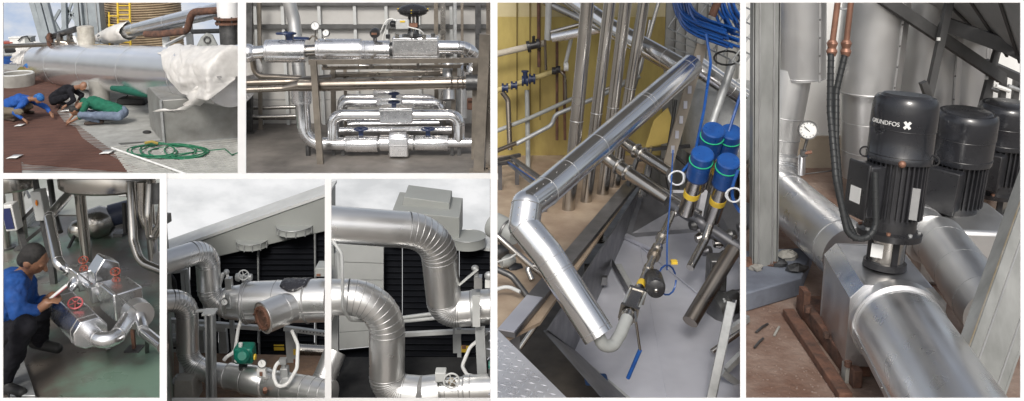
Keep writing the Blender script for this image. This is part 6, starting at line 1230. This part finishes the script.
# clad columns
def column(label, x, ytop, ysplit, ybot, Y, r0, r1, lean=0, m=alu2, vert=True):
    a = W(x+lean, ytop, Y); c = W(x, ysplit, Y); b = W(x, ybot, Y); t = thing('insulated_column', V((b.x, Y, z)), label, 'column')
    o = MB().lathe(V((c.x, Y, c.z)), V((a.x, Y, a.z)), [(0, r0*.9), (.0, r0), (1, r0)], 36).build('upper_cladding', m, t); ring(o, V((c.x, Y, c.z+.015)), (0, 0, 1), r0, .02)
    MB().bar(V((c.x+r0*.5, Y-r0*.88, c.z)), V((a.x+r0*.5, Y-r0*.88, a.z)), .015, .012, (0, 1, 0)).build('lap_joint', seamm, o)
    for k in range(5): q = V((c.x+r0*.5, Y-r0*.9, c.z)).lerp(V((a.x+r0*.5, Y-r0*.9, a.z)), (k+.5)/5); MB().ell(q, (.008, .008, .008), None, 8, 5).build('rivet', dsteel, o)
    if r1:
        o = MB().tube([V((b.x, Y, max(z, b.z))), V((c.x, Y, c.z+.02))], r1, 32).build('lower_cladding', m, t)
        for f in (.3, .65): ring(o, V((b.x, Y, b.z)).lerp(V((c.x, Y, c.z)), f), (0, 0, 1), r1, .015)
    return t
column('clad column with a wider upper jacket at the upper left', 799, -10, 78, 79.5, 6.85, .20, 0)
column('second clad column behind the flexible hoses', 866, -10, 92, 175, 7.3, .26, .20, 12)
column('third clad column right of the flexible hoses', 921, -10, 104, 170, 7.9, .31, .25, 6)
column('fourth clad column behind the dark roof post', 958, -10, 120, 160, 8.1, .24, .2, 8)
# channel posts
def channel(label, p, q, w, d, m):
    t = thing('channel_post', V((q.x, q.y, q.z)), label, 'post'); MB().bar(p, q, w, .012, (0, 1, 0)).build('web', m, t); a = (q-p).normalized(); x = a.cross(V((0, 1, 0))).normalized()
    for sg in (-1, 1): MB().bar(p+x*sg*w/2+V((0, d/2-.006, 0)), q+x*sg*w/2+V((0, d/2-.006, 0)), .012, d, (0, 1, 0)).build('flange', m, t)
    for sg in (-.28, .28): MB().bar(p+x*sg*w+V((0, -.01, 0)), q+x*sg*w+V((0, -.01, 0)), .008, .006, (0, 1, 0)).build('groove', seamm, t)
    return t
gch = mat('grey zinc channel', (.34, .345, .335), .55, .3, (.22, .225, .215), 5, .1, 12, aniso=(1, 1, .4))
q = G(765, 266, z+.13); channel('wide grey zinc channel post at the left edge', W(767, -10, q.y), q, M(q, 24), .08, gch)
A, B = W(1068, 140, 4.3), W(960, 449, 3.8); k_ = (B.z-z)/(A.z-B.z); B2_ = B+(B-A)*k_; channel('broad light grey channel post leaning across the lower right', A, B2_, .235, .1, gch); MB().bar(A+V((-.13, -.012, 0)), B2_+V((-.13, -.012, 0)), .014, .01, (0, 1, 0)).build('worn_edge', mat('worn brown edge', (.30, .24, .15), .8, .1, (.36, .33, .28), 14), bpy.data.objects[[o.name for o in bpy.data.objects if o.name.startswith('channel_post')][-1]])
# gauge on the elbow
t = thing('pressure_gauge', W(804, 172, 6.5), 'round white pressure gauge with brass valve on the clad elbow', 'gauge'); c = W(808, 130, 6.45); R7 = WR(808, 130, 6.45, 9.5); nrm = V((-.15, -1, .25)).normalized()
MB().lathe(c-nrm*.04, c+nrm*.02, [(0, R7*.85), (.15, R7), (1, R7), (1, R7*.88), (.8, R7*.88)], 28).build('case', dsteel, t); di = MB().lathe(c+nrm*.004, c+nrm*.009, [(0, R7*.87), (1, R7*.87)], 28).build('dial', whitep, t)
MB().bar(c+nrm*.013+V((R7*.35, 0, -R7*.35)), c+nrm*.013+V((-R7*.45, 0, R7*.4)), .005, .002, nrm).build('needle', black, di)
for k in range(11): a = -.8+k*.47; q = V((math.sin(a), 0, -math.cos(a)))*-1; q = (q-nrm*q.dot(nrm)).normalized(); MB().bar(c+nrm*.0105+q*R7*.66, c+nrm*.0105+q*R7*.8, .004, .002, nrm).build('mark', black, di)
MB().tube([c-V((0, 0, R7*.9)), W(804, 150, 6.47)], .012, 8).build('stem', dsteel, t); MB().box(W(804, 153, 6.47), (.022, .022, .022)).build('valve_block', dsteel, t); MB().tube([W(805, 153, 6.46), W(812, 152, 6.44)], .014, 10).build('brass_tap', copper, t); MB().lathe(W(802, 156, 6.47), W(801.5, 174, 6.5), [(0, .02), (0, .028), (1, .028)], 14).build('insulated_stub', alu, t)
# roof structure
rfm = mat('grey roof sheet', (.40, .41, .41), .6, .1, (.32, .33, .33), 2); bm_ = mat('dark grey roof beam', (.085, .085, .085), .6, .1, (.06, .06, .06), 4)
t = thing('roof', W(980, 20, 7.8), 'sloping grey sheet roof at the upper right carried by dark beams', 'roof')
RA, RB, RC, RD = W(905, -14, 7.5), W(1034, -14, 5.8), W(1034, 68, 6.6), W(985, 44, 7.9)
for k in range(4):
    f0, f1 = k/4, (k+1)/4-.02; MB().prism([RA.lerp(RB, f0), RA.lerp(RB, f1), RD.lerp(RC, f1), RD.lerp(RC, f0)], (0, 0, .012)).build('roof_sheet', rfm, t)
for f in (0.25, .5, .75): MB().bar(RA.lerp(RB, f)-V((0, 0, .01)), RD.lerp(RC, f)-V((0, 0, .01)), .02, .02).build('seam', bm_, t)
for (x0, y0, x1, y1, w, Y0, Y1) in ((876, -6, 1002, 78, .09, 6.9, 7.4), (940, 22, 1034, 56, .11, 7.2, 6.8), (985, 62, 1034, 84, .06, 7.6, 7.3)): MB().bar(W(x0, y0, Y0), W(x1, y1, Y1), .06, w).build('beam', bm_, t)
for (x0, y0, x1, y1, w, Y) in ((951, -6, 926, 108, .055, 7.0), (997, 50, 976, 130, .05, 7.5)): a = W(x0, y0, Y); c = W(x1, y1, Y); e = c+(c-a)*((c.z-z)/(a.z-c.z)); MB().bar(a, e, w, w, (0, 1, 0)).build('post', bm_, t); MB().box(W((x0+x1)/2, (y0+y1)/2-12, Y-.04), (.012, .008, .012)).build('bolt', whitep, t)
MB().bar(W(923, 82, 6.98), W(928, 96, 6.98), .05, .06).build('bracket', dsteel, t)
for k in range(2): MB().torus(W((900, 844)[k], (28, 2)[k], (7.3, 6.2)[k]), (.4, 1, 0), .05, .008, 20, 6).build('conduit_ring', galv, t)
t = thing('background_clutter', W(1000, 110, 8.0), 'distant pipes and bright gaps under the roof at the right', 'pipework')
for k in range(9): x = 972+k*6; y = 86+(k*17) % 34; MB().tube([W(x, y, 8.2), W(x+14, y+5, 8.2)], .02, 8).build('pipe_stub', (galv, whitep, dsteel)[k % 3], t)
for k in range(4): x = 978+k*13; MB().bar(W(x, 66+k*3, 8.25), W(x-6, 140, 8.25), .05, .05, (0, 1, 0)).build('dark_post', dsteel, t)
# second clad line at the right
zx2 = z+.34; pipe('insulated_pipe', 'dull clad pipe of the second pump crossing behind the front pipe', [G(938, 240, zx2), G(975, 290, zx2), G(996, 319, zx2)], .165, alu2, every=.3, n=32, minor=.012)
t = thing('pump_box', G(925, 262, z), 'plain grey clad box around the base of the second pump', 'box'); c = V((b1.x-.02, b1.y-.15, z+.2)); MB().box(c+V((.0, .02, 0)), (.33, .34, .2), (dx, sd, up7)).build('sheet_box', alu2, t, bev=.03)
pipe('insulated_pipe', 'dull clad pipe entering the box of the second pump from the back', [G(890, 205, zx2), G(930, 240, zx2)], .17, alu2, every=.3, n=32)
pipe('steel_pipe', 'small pale pipe with fittings at the lower right corner', PX([(1022, 310, 4.7), (1012, 345, 4.7), (1010, 395, 4.6)]), .03, gpaint, R=.08)
pipe('steel_pipe', 'thin dark wire across the skirting at the left', PX([(805, 174, 7.9), (838, 170, 7.9)]), .006, dsteel)
pipe('insulated_pipe', 'short dark vertical pipe between the channel post and the elbow', PX([(771, 170, 7.2), (771, 240, 7.0)]), .06, dsteel)
